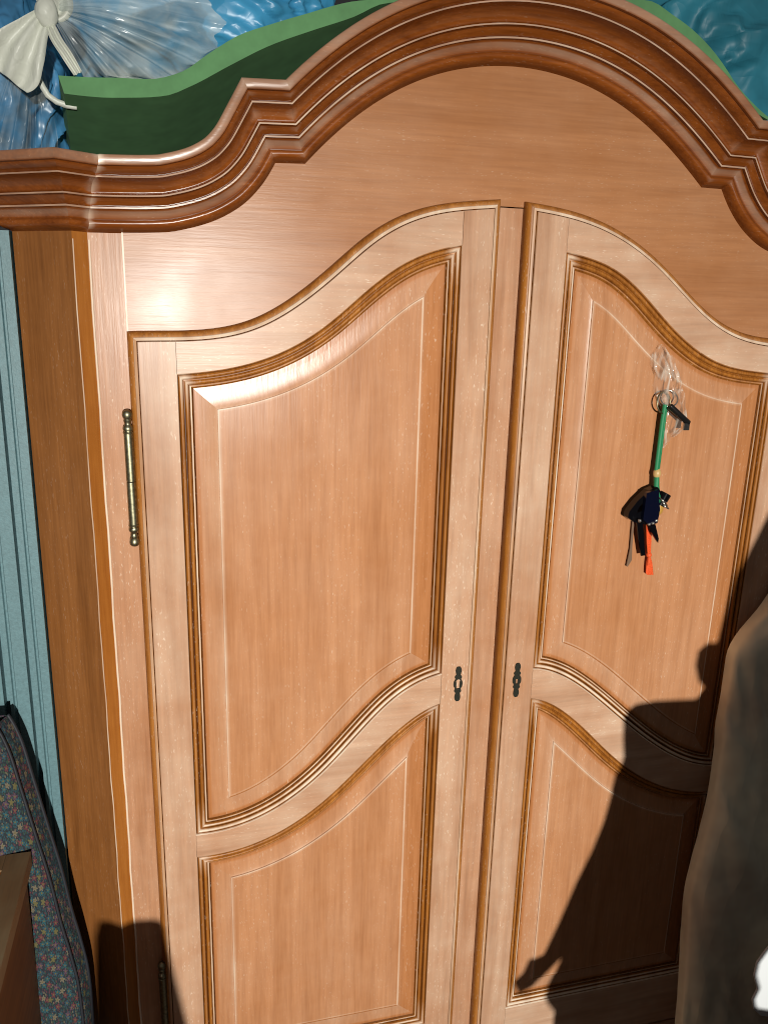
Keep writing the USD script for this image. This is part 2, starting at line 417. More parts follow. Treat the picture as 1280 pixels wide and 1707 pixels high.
def arc(a0, b0, a1, b1, bulge, n=6, lime_shade=(0.1, 0.1)):
    """Points of a shallow arc between two profile points; bulge in the left-hand direction (in length)."""
    t = np.linspace(0, 1, n)
    a, b = a0 + (a1 - a0) * t, b0 + (b1 - b0) * t
    l = math.hypot(a1 - a0, b1 - b0)
    na, nb = -(b1 - b0) / l, (a1 - a0) / l
    h = bulge * 4 * t * (1 - t)
    return [(x + na * k, y + nb * k, lime_shade[0] + (lime_shade[1] - lime_shade[0]) * s) for x, y, k, s in zip(a, b, h, t)]


def curve(points, n, smooth=0.0):
    p = np.array(sorted(points))
    f = UnivariateSpline(p[:, 0], p[:, 1], k=3, s=smooth * len(p))
    x = np.linspace(p[0, 0], p[-1, 0], n)
    return np.c_[x, f(x)]


# ================================================================== WARDROBE
wardrobe = thing("wardrobe", "large reddish brown two door wardrobe with arched cornice and limed wood panels", "wardrobe")
XS, XD = 0.5345, 0.4957  # outer edge of the front stiles; outer edge of the doors
Z_C = 1.671  # foot of the cornice at its straight ends
DIRS = (-1, 1)

# --- foot line of the cornice, left to right (traced from the photograph, in the plane of the frame)
left = [(-0.5345, 1.6710), (-0.4970, 1.6718), (-0.4416, 1.6750), (-0.4204, 1.6795), (-0.3916, 1.6885), (-0.3551, 1.7086), (-0.3293, 1.7345), (-0.3129, 1.7605)]
right = [(0.3177, 1.7655), (0.3345, 1.7402), (0.3617, 1.7120), (0.3965, 1.6900), (0.4260, 1.6800), (0.4470, 1.6752), (0.5000, 1.6718), (0.5345, 1.6710)]
arch_pts = np.array([(-0.2761, 1.7618), (-0.2516, 1.7866), (-0.2069, 1.8236), (-0.1770, 1.8446), (-0.1276, 1.8694), (-0.0773, 1.8841), (-0.0256, 1.8922),
                     (0.0279, 1.8924), (0.0794, 1.8838), (0.1334, 1.8666), (0.1807, 1.8435), (0.2256, 1.8143), (0.2847, 1.7659)])
pf = np.polyfit(arch_pts[:, 0], arch_pts[:, 1], 6)
ax_ = np.linspace(-0.2761, 0.2847, 61)
arch = np.c_[ax_, np.polyval(pf, ax_)]
lc = np.c_[np.linspace(-0.5345, -0.3129, 40), PchipInterpolator(*np.array(left).T)(np.linspace(-0.5345, -0.3129, 40))]
rc = np.c_[np.linspace(0.3177, 0.5345, 40), PchipInterpolator(*np.array(right).T)(np.linspace(0.3177, 0.5345, 40))]
foot = clean(np.vstack([lc, arch, rc]))

# --- profile of the cornice: (up, out, lime), from the foot upwards; below zero, shade painted along the grooves
cor = [
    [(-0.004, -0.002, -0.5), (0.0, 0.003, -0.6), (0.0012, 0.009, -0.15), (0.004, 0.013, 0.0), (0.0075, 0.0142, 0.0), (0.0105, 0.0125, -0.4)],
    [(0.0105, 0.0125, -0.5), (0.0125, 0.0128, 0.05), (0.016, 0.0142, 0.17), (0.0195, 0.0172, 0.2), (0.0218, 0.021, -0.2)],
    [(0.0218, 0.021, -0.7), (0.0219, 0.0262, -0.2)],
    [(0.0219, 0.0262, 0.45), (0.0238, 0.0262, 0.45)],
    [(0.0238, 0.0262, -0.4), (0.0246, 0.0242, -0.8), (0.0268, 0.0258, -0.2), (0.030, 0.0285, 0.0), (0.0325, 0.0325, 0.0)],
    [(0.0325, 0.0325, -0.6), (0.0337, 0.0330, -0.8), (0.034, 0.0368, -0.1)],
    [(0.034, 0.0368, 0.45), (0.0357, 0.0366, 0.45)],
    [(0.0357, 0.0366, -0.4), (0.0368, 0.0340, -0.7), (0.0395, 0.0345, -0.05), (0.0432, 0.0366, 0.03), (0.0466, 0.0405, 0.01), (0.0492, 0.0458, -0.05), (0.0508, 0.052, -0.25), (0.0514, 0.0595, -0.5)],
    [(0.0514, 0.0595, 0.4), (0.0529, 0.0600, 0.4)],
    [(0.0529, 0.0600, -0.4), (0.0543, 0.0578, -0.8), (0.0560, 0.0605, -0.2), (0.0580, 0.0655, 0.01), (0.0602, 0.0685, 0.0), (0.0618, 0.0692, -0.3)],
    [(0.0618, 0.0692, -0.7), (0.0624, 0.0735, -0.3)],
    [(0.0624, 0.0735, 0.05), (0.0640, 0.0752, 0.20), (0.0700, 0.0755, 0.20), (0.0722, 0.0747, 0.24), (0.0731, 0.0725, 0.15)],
    [(0.0731, 0.0725, 0.1), (0.0733, -0.03, 0.05)],
]
PHI, CANT = math.radians(35), math.radians(37)
A0 = np.array([-XS, 0.0, Z_C])
B0 = np.array([-0.5504, -0.0113, Z_C])
PIL = 0.092
E0 = B0 + PIL * np.array([-math.cos(CANT), math.sin(CANT), 0])
DEPTH = 0.50


def plan_mitre(a, b):
    return (a + b) / (1 + a @ b)


nF, nS, nP, nE = np.array([0, -1.0, 0]), np.array([math.sin(PHI), -math.cos(PHI), 0]), np.array([-math.sin(CANT), -math.cos(CANT), 0]), np.array([-1.0, 0, 0])
mt, sharp = mitres(foot, False)


def mitre_lime(run_P, dist, v, lime_shade, amount):
    d = np.min([np.abs(dist(c, v)) for c in run_P], axis=0)
    return lime_shade + amount * np.exp(-(d / 0.006) ** 2)


def offset_line(p, h, ext=0.12):
    """A polyline moved h to its left, its ends first carried on straight."""
    d0, d1 = p[0] - p[1], p[-1] - p[-2]
    q = np.vstack([p[0] + d0 / np.hypot(*d0) * ext, p, p[-1] + d1 / np.hypot(*d1) * ext])
    m, _ = mitres(q, False)
    q = q + m * h
    from shapely.geometry import LineString
    return q, LineString(q)


def meet(a, b, near):
    x = a.intersection(b)
    pts = [np.array(g.coords[0]) for g in getattr(x, "geoms", [x]) if not g.is_empty]
    return min(pts, key=lambda q: np.hypot(*(q - near))) if pts else near


def between(line, a, b, n):
    from shapely.geometry import Point
    ta, tb = line.project(Point(a)), line.project(Point(b))
    return np.array([line.interpolate(t).coords[0] for t in np.linspace(ta, tb, n)])


PIECES = [lc, np.array([lc[-1], arch[0]]), arch, np.array([arch[-1], rc[0]]), rc]
COUNTS = [44, 6, 80, 6, 44]


def cornice_front():
    """Every line of the profile is its own parallel curve; at the notches the lines meet in mitres."""
    m1 = plan_mitre(nF, nS)
    V, Fc, L, base = [], [], [], 0
    for run in cor:
        cols = []
        for h, o, l in run:
            off = [offset_line(p, h)[1] for p in PIECES]
            joints = [lc[0] + [0, h]] + [meet(off[i], off[i + 1], PIECES[i][-1] + [0, h]) for i in range(4)] + [rc[-1] + [0, h]]
            rows = [between(off[i], joints[i], joints[i + 1], COUNTS[i]) for i in range(5)]
            cols.append([np.c_[r[:, 0], np.full(len(r), -o), r[:, 1]] for r in rows])
            # plan mitres at the two ends
            k = np.exp(-np.arange(COUNTS[0]) * 0.8)
            cols[-1][0][0] += [m1[0] * o, 0, 0]
            cols[-1][4][-1] -= [m1[0] * o, 0, 0]
        for i in range(5):
            g = np.stack([c[i] for c in cols], 1)
            if i == 0:  # keep the stations in order where the end is pushed inwards
                for j in range(len(run)):
                    x = g[:, j, 0]
                    keep = x <= x[0]
                    keep[0] = False
                    g[keep, j] = g[0, j]
            if i == 4:
                for j in range(len(run)):
                    x = g[:, j, 0]
                    keep = x >= x[-1]
                    keep[-1] = False
                    g[keep, j] = g[-1, j]
            n, m = g.shape[:2]
            lim = np.tile([r[2] for r in run], (n, 1)).astype(float)
            amt = (0.75, 0.4)
            dl = np.linalg.norm(g - g[:1], axis=-1)
            dr = np.linalg.norm(g - g[-1:], axis=-1)
            lim += (0.7 if i == 0 else 0.1) * np.exp(-(dl / 0.005) ** 2) + (0.7 if i == 4 else 0.1) * np.exp(-(dr / 0.005) ** 2)
            ii, jj = np.meshgrid(np.arange(n - 1), np.arange(m - 1), indexing="ij")
            q0 = base + ii * m + jj
            Fc.append(np.stack([q0, q0 + m, q0 + m + 1, q0 + 1], -1).reshape(-1, 4))
            V.append(g.reshape(-1, 3))
            L.append(lim.ravel())
            base += n * m
    return (np.vstack(V), np.vstack(Fc)), np.clip(np.concatenate(L), -1, 1.1)


def straight(P, D1, cols=14):
    """A straight piece of cornice through the given plan corners."""
    P, D1 = np.array(P), np.array(D1)
    return sweep(P, (np.tile([0, 0, 1.0], (len(P), 1)), D1), cor, False, np.ones(len(P), bool), flip=True)


def mirror(g):
    v, f = g
    return v * [-1, 1, 1], np.asarray(f)[:, ::-1]


g, l = cornice_front()
cornice = put("cornice", g, "wood_cornice", wardrobe, True, l)
m1, m2, m3 = plan_mitre(nF, nS), plan_mitre(nS, nP), plan_mitre(nP, nE)
F0 = np.array([E0[0], DEPTH, Z_C])


def lerp_rows(a, b, n):
    t = np.linspace(0, 1, n)[:, None]
    return a + (b - a) * t


def piece(Pa, Pb, Da, Db, wax_a):
    n = 12
    P, D1 = lerp_rows(Pa, Pb, n), lerp_rows(Da, Db, n)
    g, l = sweep(P, (np.tile([0, 0, 1.0], (n, 1)), D1), cor, False, np.zeros(n, bool), flip=True)
    if wax_a:
        m = len(l)
        d = np.linalg.norm((g[0] - Pa) - np.outer((g[0] - Pa) @ ((Da + [0, 0, 1.0]) / np.linalg.norm(Da + [0, 0, 1.0])), (Da + [0, 0, 1.0]) / np.linalg.norm(Da + [0, 0, 1.0])), axis=1)
        l = np.clip(l + wax_a * np.exp(-(d / 0.005) ** 2), -1, 1.1)
    return g, l


for mir in (False, True):
    for Pa, Pb, Da, Db, wx in ((A0, B0, m1, m2, 0.7), (B0, E0, m2, m3, 0.1), (E0, F0, m3, nE, 0)):
        # stations run from the outer end to the front so that the left-hand rule holds
        g, l = piece(Pa, Pb, Da, Db, wx)
        g = (g[0], g[1][:, ::-1])
        put("cornice_return", mirror(g) if mir else g, "wood_cornice", wardrobe, True, l * 0.8)

# --- door outlines (top edges traced, left and right door)
DL = [(-0.4957, 1.5550), (-0.4396, 1.5557), (-0.4031, 1.5595), (-0.3660, 1.5657), (-0.3396, 1.5735), (-0.3129, 1.5870), (-0.2899, 1.6023), (-0.2668, 1.6199), (-0.2437, 1.6386), (-0.2205, 1.6595),
      (-0.1974, 1.6786), (-0.1740, 1.6941), (-0.1466, 1.7074), (-0.1148, 1.7175), (-0.0703, 1.7262), (-0.0435, 1.7296), (-0.0178, 1.7316)]
DR = [(0.0182, 1.7306), (0.0418, 1.7289), (0.0827, 1.7227), (0.1217, 1.7130), (0.1592, 1.6996), (0.1981, 1.6810), (0.2325, 1.6575), (0.2682, 1.6285), (0.3046, 1.6012), (0.3408, 1.5797),
      (0.3768, 1.5673), (0.4264, 1.5590), (0.4957, 1.5560)]
PLt = [(-0.4390, 1.5042), (-0.4200, 1.5050), (-0.3906, 1.5082), (-0.3608, 1.5145), (-0.3306, 1.5237), (-0.3000, 1.5358), (-0.2692, 1.5522), (-0.2461, 1.5688), (-0.2229, 1.5892), (-0.1997, 1.6097),
       (-0.1764, 1.6282), (-0.1490, 1.6455), (-0.1174, 1.6592), (-0.0893, 1.6680), (-0.0722, 1.6715)]
PRt = [(0.0755, 1.6690), (0.0974, 1.6645), (0.1247, 1.6575), (0.1497, 1.6480), (0.1754, 1.6340), (0.2027, 1.6135), (0.2312, 1.5880), (0.2598, 1.5640), (0.2882, 1.5446), (0.3238, 1.5272),
       (0.3593, 1.5166), (0.3944, 1.5100), (0.4365, 1.5068)]
MLt = [(-0.4370, 0.8388), (-0.3968, 0.8414), (-0.3574, 0.8495), (-0.3174, 0.8678), (-0.2770, 0.8940), (-0.2433, 0.9247), (-0.2096, 0.9616), (-0.1761, 0.9980), (-0.1424, 1.0280), (-0.1082, 1.0490), (-0.0720, 1.0605)]
NLt = [(-0.4370, 0.8010), (-0.3979, 0.8024), (-0.3581, 0.8095), (-0.3178, 0.8250), (-0.2770, 0.8470), (-0.2429, 0.8740), (-0.2088, 0.9055), (-0.1747, 0.9400), (-0.1406, 0.9720), (-0.1062, 0.9960), (-0.0720, 1.0117)]
MRt = [(0.0755, 1.0547), (0.1014, 1.0486), (0.1324, 1.0343), (0.1644, 1.0134), (0.1975, 0.9860), (0.2362, 0.9511), (0.2752, 0.9181), (0.3113, 0.8901), (0.3562, 0.8626), (0.4007, 0.8442), (0.4365, 0.8372)]
NRt = [(0.0755, 1.0049), (0.1030, 0.9948), (0.1342, 0.9755), (0.1713, 0.9436), (0.2059, 0.9070), (0.2458, 0.8690), (0.2849, 0.8391), (0.3204, 0.8182), (0.3647, 0.7990), (0.4365, 0.7882)]
Z_DB, Z_PB = 0.285, 0.402


Y_D = -0.020  # front of the doors
edge_profile = [  # negative values paint dark shade at the rim and groove
    [(0.0, 0.004, -0.6), (0.0, -0.004, -0.5), (0.0006, -0.0085, -0.3), (0.0025, -0.0125, 0.0), (0.0052, -0.0148, 0.05), (0.0072, -0.0152, 0.1)],
    [(0.0072, -0.0152, 0.3), (0.0075, -0.0166, 0.6), (0.0082, -0.0174, 0.6), (0.0112, -0.0178, 0.5)],
    [(0.0112, -0.0178, -0.5), (0.0115, -0.0160, -0.9), (0.0122, -0.0160, -0.9)],
    [(0.0122, -0.0160, -0.3), (0.0125, -0.0196, 0.6), (0.0132, Y_D, 0.5)],
]


def moulding(wa, wb, wc):
    """Two reeds and a fillet, stepping down from the door frame to the panel. Limes: outer lip, reeds, inner fillet; the grooves have shade painted in."""
    return [
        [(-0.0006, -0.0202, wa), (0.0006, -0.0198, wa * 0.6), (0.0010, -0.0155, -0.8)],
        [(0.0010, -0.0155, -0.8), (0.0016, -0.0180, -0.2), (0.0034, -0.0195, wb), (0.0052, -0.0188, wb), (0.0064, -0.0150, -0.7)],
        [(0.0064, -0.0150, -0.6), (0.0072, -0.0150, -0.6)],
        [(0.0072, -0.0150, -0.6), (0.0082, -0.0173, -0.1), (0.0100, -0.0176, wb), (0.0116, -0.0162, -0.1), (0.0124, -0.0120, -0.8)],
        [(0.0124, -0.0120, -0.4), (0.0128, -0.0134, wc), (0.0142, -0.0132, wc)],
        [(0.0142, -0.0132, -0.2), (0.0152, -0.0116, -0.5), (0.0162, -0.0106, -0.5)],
    ]


bevel = [  # outer rim darkened as painted shade beside the moulding
    [(0.0188, -0.0106, -0.45), (0.0204, -0.0108, -0.15), (0.0255, -0.01095, 0.03), (0.028, -0.0112, 0.05), (0.032, -0.01152, 0.05), (0.036, -0.0119, 0.06), (0.0395, -0.0123, 0.07), (0.0430, -0.0128, 0.08), (0.0462, -0.0134, 0.12), (0.0486, -0.0140, 0.3)],
    [(0.0486, -0.0140, 0.35), (0.0489, -0.0161, 0.35)],
    [(0.0489, -0.0161, 0.65), (0.0498, -0.0161, 0.55), (0.0510, -0.0161, 0.16), (0.0530, -0.0161, 0.09)],
]
Y_F = -0.0161


def add_moulding(parent, fr_):
    """The moulding round one panel: pale wax gathers on the lower run, which faces upwards; the upper run stays dark and bare."""
    g, l, side = fr_.ring([[(a * 1.2, b, c) for a, b, c in run] for run in moulding(0.22, 0.02, 0.22)])
    l = l * np.array([1.5, 1.6, 0.5, 3.0])[side]
    v = g[0]
    l = np.clip(l + (side == 0) * (l > -0.05) * (0.22 + 0.9 * (np.abs(v[:, 1] + 0.0187) < 0.0013)), -1, 1)
    c = np.array([q[0] for q in fr_.at_inset(0.008)])
    d = np.min(np.hypot(v[:, None, 0] - c[None, :, 0], v[:, None, 2] - c[None, :, 1]), axis=1)
    l = np.clip(l + 0.7 * np.exp(-(d / 0.010) ** 2), -1, 1)
    return put("moulding", g, "wood_moulding", parent, True, l)


def add_panel(parent, fr_):
    g, l, side = fr_.ring(bevel)
    l = np.where((side == 0) & (l > 0.3), -0.38, l)  # shaded bottom ridge painted dark
    l = np.clip(l + np.where((l < 0.3) & (l > 0), np.array([0.12, -0.06, 0.05, 0.09])[side], 0), -1, 1)  # bevel shading painted by toning each side differently
    poly = Polygon(fr_.outline(0.0530))
    fv, ff = trimesh.creation.triangulate_polygon(poly, engine="earcut")
    v3 = np.c_[fv[:, 0], np.full(len(fv), Y_F), fv[:, 1]]
    a = v3[ff]
    nrm = np.cross(a[:, 1] - a[:, 0], a[:, 2] - a[:, 0])[:, 1]
    ff = np.where((nrm > 0)[:, None], ff[:, ::-1], ff)
    q = g[1]
    tri = np.vstack([q[:, [0, 1, 2]], q[:, [0, 2, 3]]])
    V = np.vstack([g[0], v3])
    Fc = np.vstack([tri, ff + len(g[0])])
    L = np.concatenate([l, np.full(len(v3), 0.09)])
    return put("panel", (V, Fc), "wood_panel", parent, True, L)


def face(parent, name, poly, mat, lime_shade, proud=0.0):
    return put(name, plate(poly, Y_D - proud, -0.002), mat, parent, False, lime_shade)


def make_door(x0, x1, top, p1t, p1b, p2t, px0, px1, label):
    door = thing("door", label, None, wardrobe)
    door_frame = Frame(x0, x1, top, Z_DB, n=80)
    g, l, side = door_frame.ring(edge_profile)
    put("edge_moulding", g, "wood_moulding", door, True, np.clip(np.where(side == 2, l + 0.1 * (l > 0.25), np.where(l > 0, l * np.where(side == 3, 0.5, 0.75), l)), -1, 1))
    P1, P2 = Frame(px0, px1, p1t, p1b), Frame(px0, px1, p2t, Z_PB)
    body = Polygon(door_frame.outline(0.0130)).buffer(0)
    holes = unary_union([Polygon(P1.outline()).buffer(0.0002), Polygon(P2.outline()).buffer(0.0002)])
    rest = body.difference(holes)
    big = 3.0
    face(door, "stile", body.intersection(sbox(-big, 0, px0 + 0.0001, big)), "wood_upright", 0.31, 0.0003)
    face(door, "stile", body.intersection(sbox(px1 - 0.0001, 0, big, big)), "wood_upright", 0.27, 0.0003)
    mid = rest.intersection(sbox(px0 + 0.0006, 0, px1 - 0.0006, big))
    for q in sorted(getattr(mid, "geoms", [mid]), key=lambda q: -q.centroid.y):
        face(door, "rail", q, "wood_level", 0.35)
    for Pn in (P1, P2):
        add_moulding(door, Pn)
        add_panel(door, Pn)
    put("back_board", block(x0 + 0.02, x1 - 0.02, -0.0015, 0.006, Z_DB + 0.02, 1.5), "wood_upright", door, False, 0.2)
    return door


door_l = make_door(-XD, -0.0178, DL, PLt, MLt, NLt, -0.4385, -0.0722, "left door with a brass hinge and an open keyhole")
door_r = make_door(0.0182, XD, DR, PRt, MRt, NRt, 0.0755, 0.4365, "right door crossed by the dark shadow")


def escutcheon(parent, x, zc, hole):
    hw = [(0.0, 0.0022), (0.05, 0.0040), (0.12, 0.0046), (0.19, 0.0040), (0.24, 0.0034), (0.27, 0.0052), (0.31, 0.0056), (0.35, 0.0046), (0.38, 0.0050), (0.43, 0.0066), (0.5, 0.0070)]
    up = [(w, s) for s, w in hw] + [(w, 1 - s) for s, w in hw[::-1][1:]]
    H = 0.057
    f = PchipInterpolator([s for _, s in up], [w for w, _ in up])
    s = np.linspace(0, 1, 60)
    ptsr = [(x + f(k), zc + (k - 0.5) * H) for k in s]
    ptsl = [(x - f(k), zc + (k - 0.5) * H) for k in s[::-1]]
    poly = Polygon(ptsr + ptsl).buffer(0)
    if hole:
        poly = poly.difference(unary_union([Polygon([(x - 0.0024, zc - 0.0075), (x + 0.0022, zc - 0.0075), (x + 0.0028, zc + 0.004), (x - 0.0028, zc + 0.004)]), Polygon([(x + 0.0032 * math.cos(a), zc + 0.0045 + 0.0032 * math.sin(a)) for a in np.linspace(0, 6.28, 20)])]))
    else:
        poly = poly.difference(Polygon([(x - 0.0012, zc - 0.006), (x + 0.0012, zc - 0.006), (x + 0.0016, zc + 0.002), (x - 0.0016, zc + 0.002)]))
    e = put("escutcheon", plate(poly, Y_D - 0.0021, Y_D - 0.0002), "bronze", parent)
    return e


escutcheon(door_l, -0.0462, 1.0424, True)
escutcheon(door_r, 0.0497, 1.0392, False)


def lathe(profile, n=18):
    return trimesh.creation.revolve(np.array(profile), sections=n)


def hinge(parent, x, y, z0, z1):
    h = thing("hinge", None, None, parent)
    L = z1 - z0
    zm = z0 + L * 0.485

    def fin(sgn, zb):
        pr = [(0.0001, 0), (0.0062, 0), (0.0066, 0.0008), (0.0062, 0.0018), (0.0050, 0.0022), (0.0050, 0.0034), (0.0061, 0.0042), (0.0066, 0.0064), (0.0060, 0.0088), (0.0045, 0.0104), (0.0040, 0.0128),
              (0.0048, 0.0150), (0.0052, 0.0160), (0.0048, 0.0170), (0.0044, 0.0182), (0.0058, 0.0204), (0.0065, 0.0236), (0.0060, 0.0266), (0.0042, 0.0288), (0.0022, 0.0296), (0.0001, 0.0300)]
        m = lathe([(r, q) for r, q in pr], 20)
        if sgn < 0:
            m.apply_transform(np.diag([1, 1, -1, 1]))
            m.invert()
        m.apply_translation([x, y, zb])
        return m

    put("finial", fin(1, z1 - 0.030), "brass", h, 40)
    put("finial", fin(-1, z0 + 0.030), "brass", h, 40)
    for a, b in ((z0 + 0.030, zm - 0.0003), (zm + 0.0003, z1 - 0.030)):
        m = lathe([(0.0001, a), (0.0053, a), (0.0057, a + 0.0006), (0.0057, b - 0.0006), (0.0053, b), (0.0001, b)], 20)
        m.apply_translation([x, y, 0])
        put("barrel", m, "brass", h, 40)
    put("leaf", block(x - 0.0008, x + 0.0045, y + 0.004, 0.0005, z0 + 0.034, z1 - 0.034), "bronze", h)


hinge(wardrobe, -0.5003, -0.0125, 1.2812, 1.4600)
hinge(wardrobe, -0.4965, -0.0125, 0.4350, 0.6190)
hinge(wardrobe, 0.5003, -0.0125, 1.2812, 1.4600)
hinge(wardrobe, 0.5003, -0.0125, 0.4350, 0.6190)

# --- frieze board between the cornice and the doors
lo = np.vstack([curve(DL, 40, 2e-7) - [0, 0.012], [(-0.03, 1.7236), (0.03, 1.7236)], curve(DR, 40, 2e-7) - [0, 0.012]])
lo = lo[(np.abs(lo[:, 0]) > 0.031) | (lo[:, 1] == 1.7236)]
up_line = foot + [0, 0.03]
fx = 0.4950
clip_up = up_line[(np.abs(up_line[:, 0]) < fx)]
fr = Polygon(np.vstack([[(-fx, lo[0, 1])], lo[1:-1], [(fx, lo[-1, 1])], [(fx, 1.700)], clip_up[::-1], [(-fx, 1.700)]])).buffer(0)
put("frieze", plate(fr, 0.0, 0.022), "wood_frieze", wardrobe, False, 0.06)
put("astragal", block(-0.030, 0.030, 0.0015, 0.02, 0.2, 1.7222), "wood_upright", wardrobe, False, 0.2)

for s in DIRS:
    a, b = sorted((s * XS, s * 0.4958))
    put("stile", block(a, b, 0.0005, 0.022, 0.10, 1.70), "wood_upright", wardrobe, False, 0.15)
    a, b = sorted((s * 0.4958, s * 0.4938))
    put("joint_line", block(a, b, -0.0004, 0.01, 1.53, 1.676), "wood_upright", wardrobe, False, 0.95)
    # strip and canted corner
    def corner(pa, pb, t, z0=0.10, z1=1.70):
        d = (pb - pa)[:2] / np.linalg.norm((pb - pa)[:2])
        n_ = np.array([d[1], -d[0]]) * (-1 if (np.array([d[1], -d[0]])[1] > 0) else 1)
        q = np.array([pa[:2], pb[:2], pb[:2] - n_ * t, pa[:2] - n_ * t])
        m = trimesh.creation.extrude_polygon(Polygon(q).buffer(0), z1 - z0, engine="earcut")
        m.apply_translation([0, 0, z0])
        if s > 0:
            m.apply_transform(np.diag([-1, 1, 1, 1]))
            m.invert()
        return m
    put("corner_strip", corner(A0 + [0.0006, 0.0008, 0], B0, 0.012), "wood_strip", wardrobe, False, 0.01)
    put("corner_pilaster", corner(B0, E0, 0.018), "wood_corner", wardrobe, False, 0.012)
    # wax lines in the two joints
    def bead(p, r, z0, z1, x_off=0.0):
        zz = np.linspace(z0, z1, 40)
        wob = 0.0004 * np.sin(zz * 31) + 0.0003 * np.sin(zz * 77 + 1)
        m = tube(np.c_[np.full(40, p[0]) + wob + x_off, np.full(40, p[1]), zz], r, 6)
        if s > 0:
            m.apply_transform(np.diag([-1, 1, 1, 1]))
            m.invert()
        return m
    put("joint_line", bead(A0 + [0.0012, 0.0006, 0], 0.0016, 0.10, 1.66), "wood_upright", wardrobe, True, 0.95)
    put("joint_line", bead(B0 + [0.0004, 0.0003, 0], 0.0009, 0.10, 1.66), "wood_strip", wardrobe, True, 0.55)
    a, b = sorted((s * E0[0] * -1, s * (abs(E0[0]) - 0.018)))
    put("side_board", block(min(s * abs(E0[0]), s * (abs(E0[0]) - 0.018)), max(s * abs(E0[0]), s * (abs(E0[0]) - 0.018)), E0[1] + 0.001, DEPTH, 0.10, 1.70), "wood_corner", wardrobe, False, 0.05)
    put("foot", block(min(s * 0.46, s * 0.56), max(s * 0.46, s * 0.56), 0.02, 0.12, 0.0, 0.10), "wood_corner", wardrobe, False, 0.1)
put("top_board", block(-0.60, 0.60, 0.024, DEPTH, 1.680, 1.698), "wood_level", wardrobe, False, 0.1)
put("back_board", block(-0.60, 0.60, DEPTH - 0.01, DEPTH, 0.10, 1.679), "wood_upright", wardrobe, False, 0.1)
put("plinth", block(-0.53, 0.53, -0.006, 0.02, 0.10, 0.275), "wood_level", wardrobe, False, 0.25)

# ================================================================== SETTING
put("floor", block(-3, 3, -4, 0.6, -0.03, 0.0), "floor_paint", kind="structure")


def ribbed_panel():
    """A partition of pressed ribs beside the wardrobe: flats, a groove and a low double ridge in turn."""
    y, step, x1 = 0.036, 0.0330, -0.6262
    prof = [(0.0, 0.0), (0.0150, 0.0), (0.0156, 0.016), (0.0222, 0.016), (0.0228, 0.0), (0.0268, 0.0), (0.0282, 0.0035), (0.0306, 0.0035), (0.0320, 0.0)]
    P, x = [], x1 - 22 * step - 0.010
    while x < x1 - step * 0.9:
        P += [(x + a, y + b) for a, b in prof]
        x += step
    P = np.array(P + [(x1, y), (x1, 0.10), (P[0][0], 0.10)])
    m = trimesh.creation.extrude_polygon(Polygon(P).buffer(0), 1.669, engine="earcut")
    return m


put("partition", ribbed_panel(), "wall_paint", smooth=False, label="blue green ribbed panel left of the wardrobe", cat="partition")
put("back_wall", block(-2.2, 2.2, 0.56, 0.60, 0.0, 2.6), "dark_matte", kind="structure")

# ================================================================== THINGS ON TOP
def lump(center, size, seed, folds=((1, 0, 0.5), 5.0, 24.0, 0.012), rough=0.25, freq=2.0, sub=6, flat=None, power=0.8):
    """A stuffed plastic bag: a rounded box with soft bulges and pulled folds (direction, frequency along, across, depth)."""
    m = trimesh.creation.icosphere(sub)
    v = m.vertices.copy()
    v = np.sign(v) * np.abs(v) ** power
    v /= np.maximum(np.linalg.norm(v, axis=1, keepdims=True) ** 0.4, 1e-6)
    n0 = v / np.linalg.norm(v, axis=1, keepdims=True)
    k = 1 + rough * (meshkit.fbm(n0 * freq + seed * 7.3, 3, seed) - 0.5)
    v = v * k[:, None] * np.asarray(size)
    d = np.asarray(folds[0], float)
    d /= np.linalg.norm(d)
    e = np.cross(d, [0, 1.0, 0])
    e /= np.linalg.norm(e)
    f = np.cross(d, e)
    w = np.stack([meshkit.fbm(v * 9 + 31 * i + seed, 3, seed + i) for i in range(3)], -1) - 0.5
    u = v + w * 0.09
    q = np.stack([u @ d * folds[1], u @ e * folds[2], u @ f * folds[2] * 0.5], -1) + seed
    big = meshkit.fbm(q, 2, seed + 3) - 0.5
    cr = np.abs(meshkit.fbm(q * 1.3 + 9, 3, seed + 4) - 0.5) * 2
    mask = np.clip(meshkit.fbm(v * 7 + 3, 2, seed + 6) * 3 - 1.0, 0, 1)
    disp = folds[3] * (2.2 * big + mask * (0.9 * np.exp(-(cr / 0.10) ** 2)))
    v = v + n0 * disp[:, None] + np.asarray(center)
    if flat is not None:
        v[:, 2] = np.maximum(v[:, 2], flat)
    return trimesh.Trimesh(v, m.faces, process=False)


put("blue_bag", lump((-0.680, 0.18, 1.840), (0.115, 0.14, 0.155), 3, ((0.2, 0, 1), 7.0, 26.0, 0.010), 0.3, 2.2, 6, 1.699), "dull_blue_bag", smooth=True,
    label="dull blue bag under clear plastic at the far left, below the white tie", cat="bag")
put("blue_bag", lump((-0.385, 0.31, 2.02), (0.20, 0.13, 0.16), 5, ((1, 0, -0.4), 6.0, 30.0, 0.009), 0.3, 2.2, 6, 1.86), "blue_bag", smooth=True,
    label="bright blue plastic bag behind the green foam mat, left of the arch", cat="bag")
put("blue_bag", lump((-0.66, 0.36, 2.03), (0.16, 0.12, 0.20), 8, ((1, 0, 0.8), 5.0, 20.0, 0.011), 0.3, 2.4, 6, 1.699), "blue_bag", smooth=True,
    label="blue plastic bag in the top left corner behind the white knot", cat="bag")
put("teal_bag", lump((0.50, 0.30, 1.98), (0.29, 0.17, 0.29), 12, ((1, 0, 0.55), 3.0, 17.0, 0.020), 0.3, 1.8, 6, 1.699), "teal_bag", smooth=True,
    label="dark teal creased bag behind the right side of the arch", cat="bag")


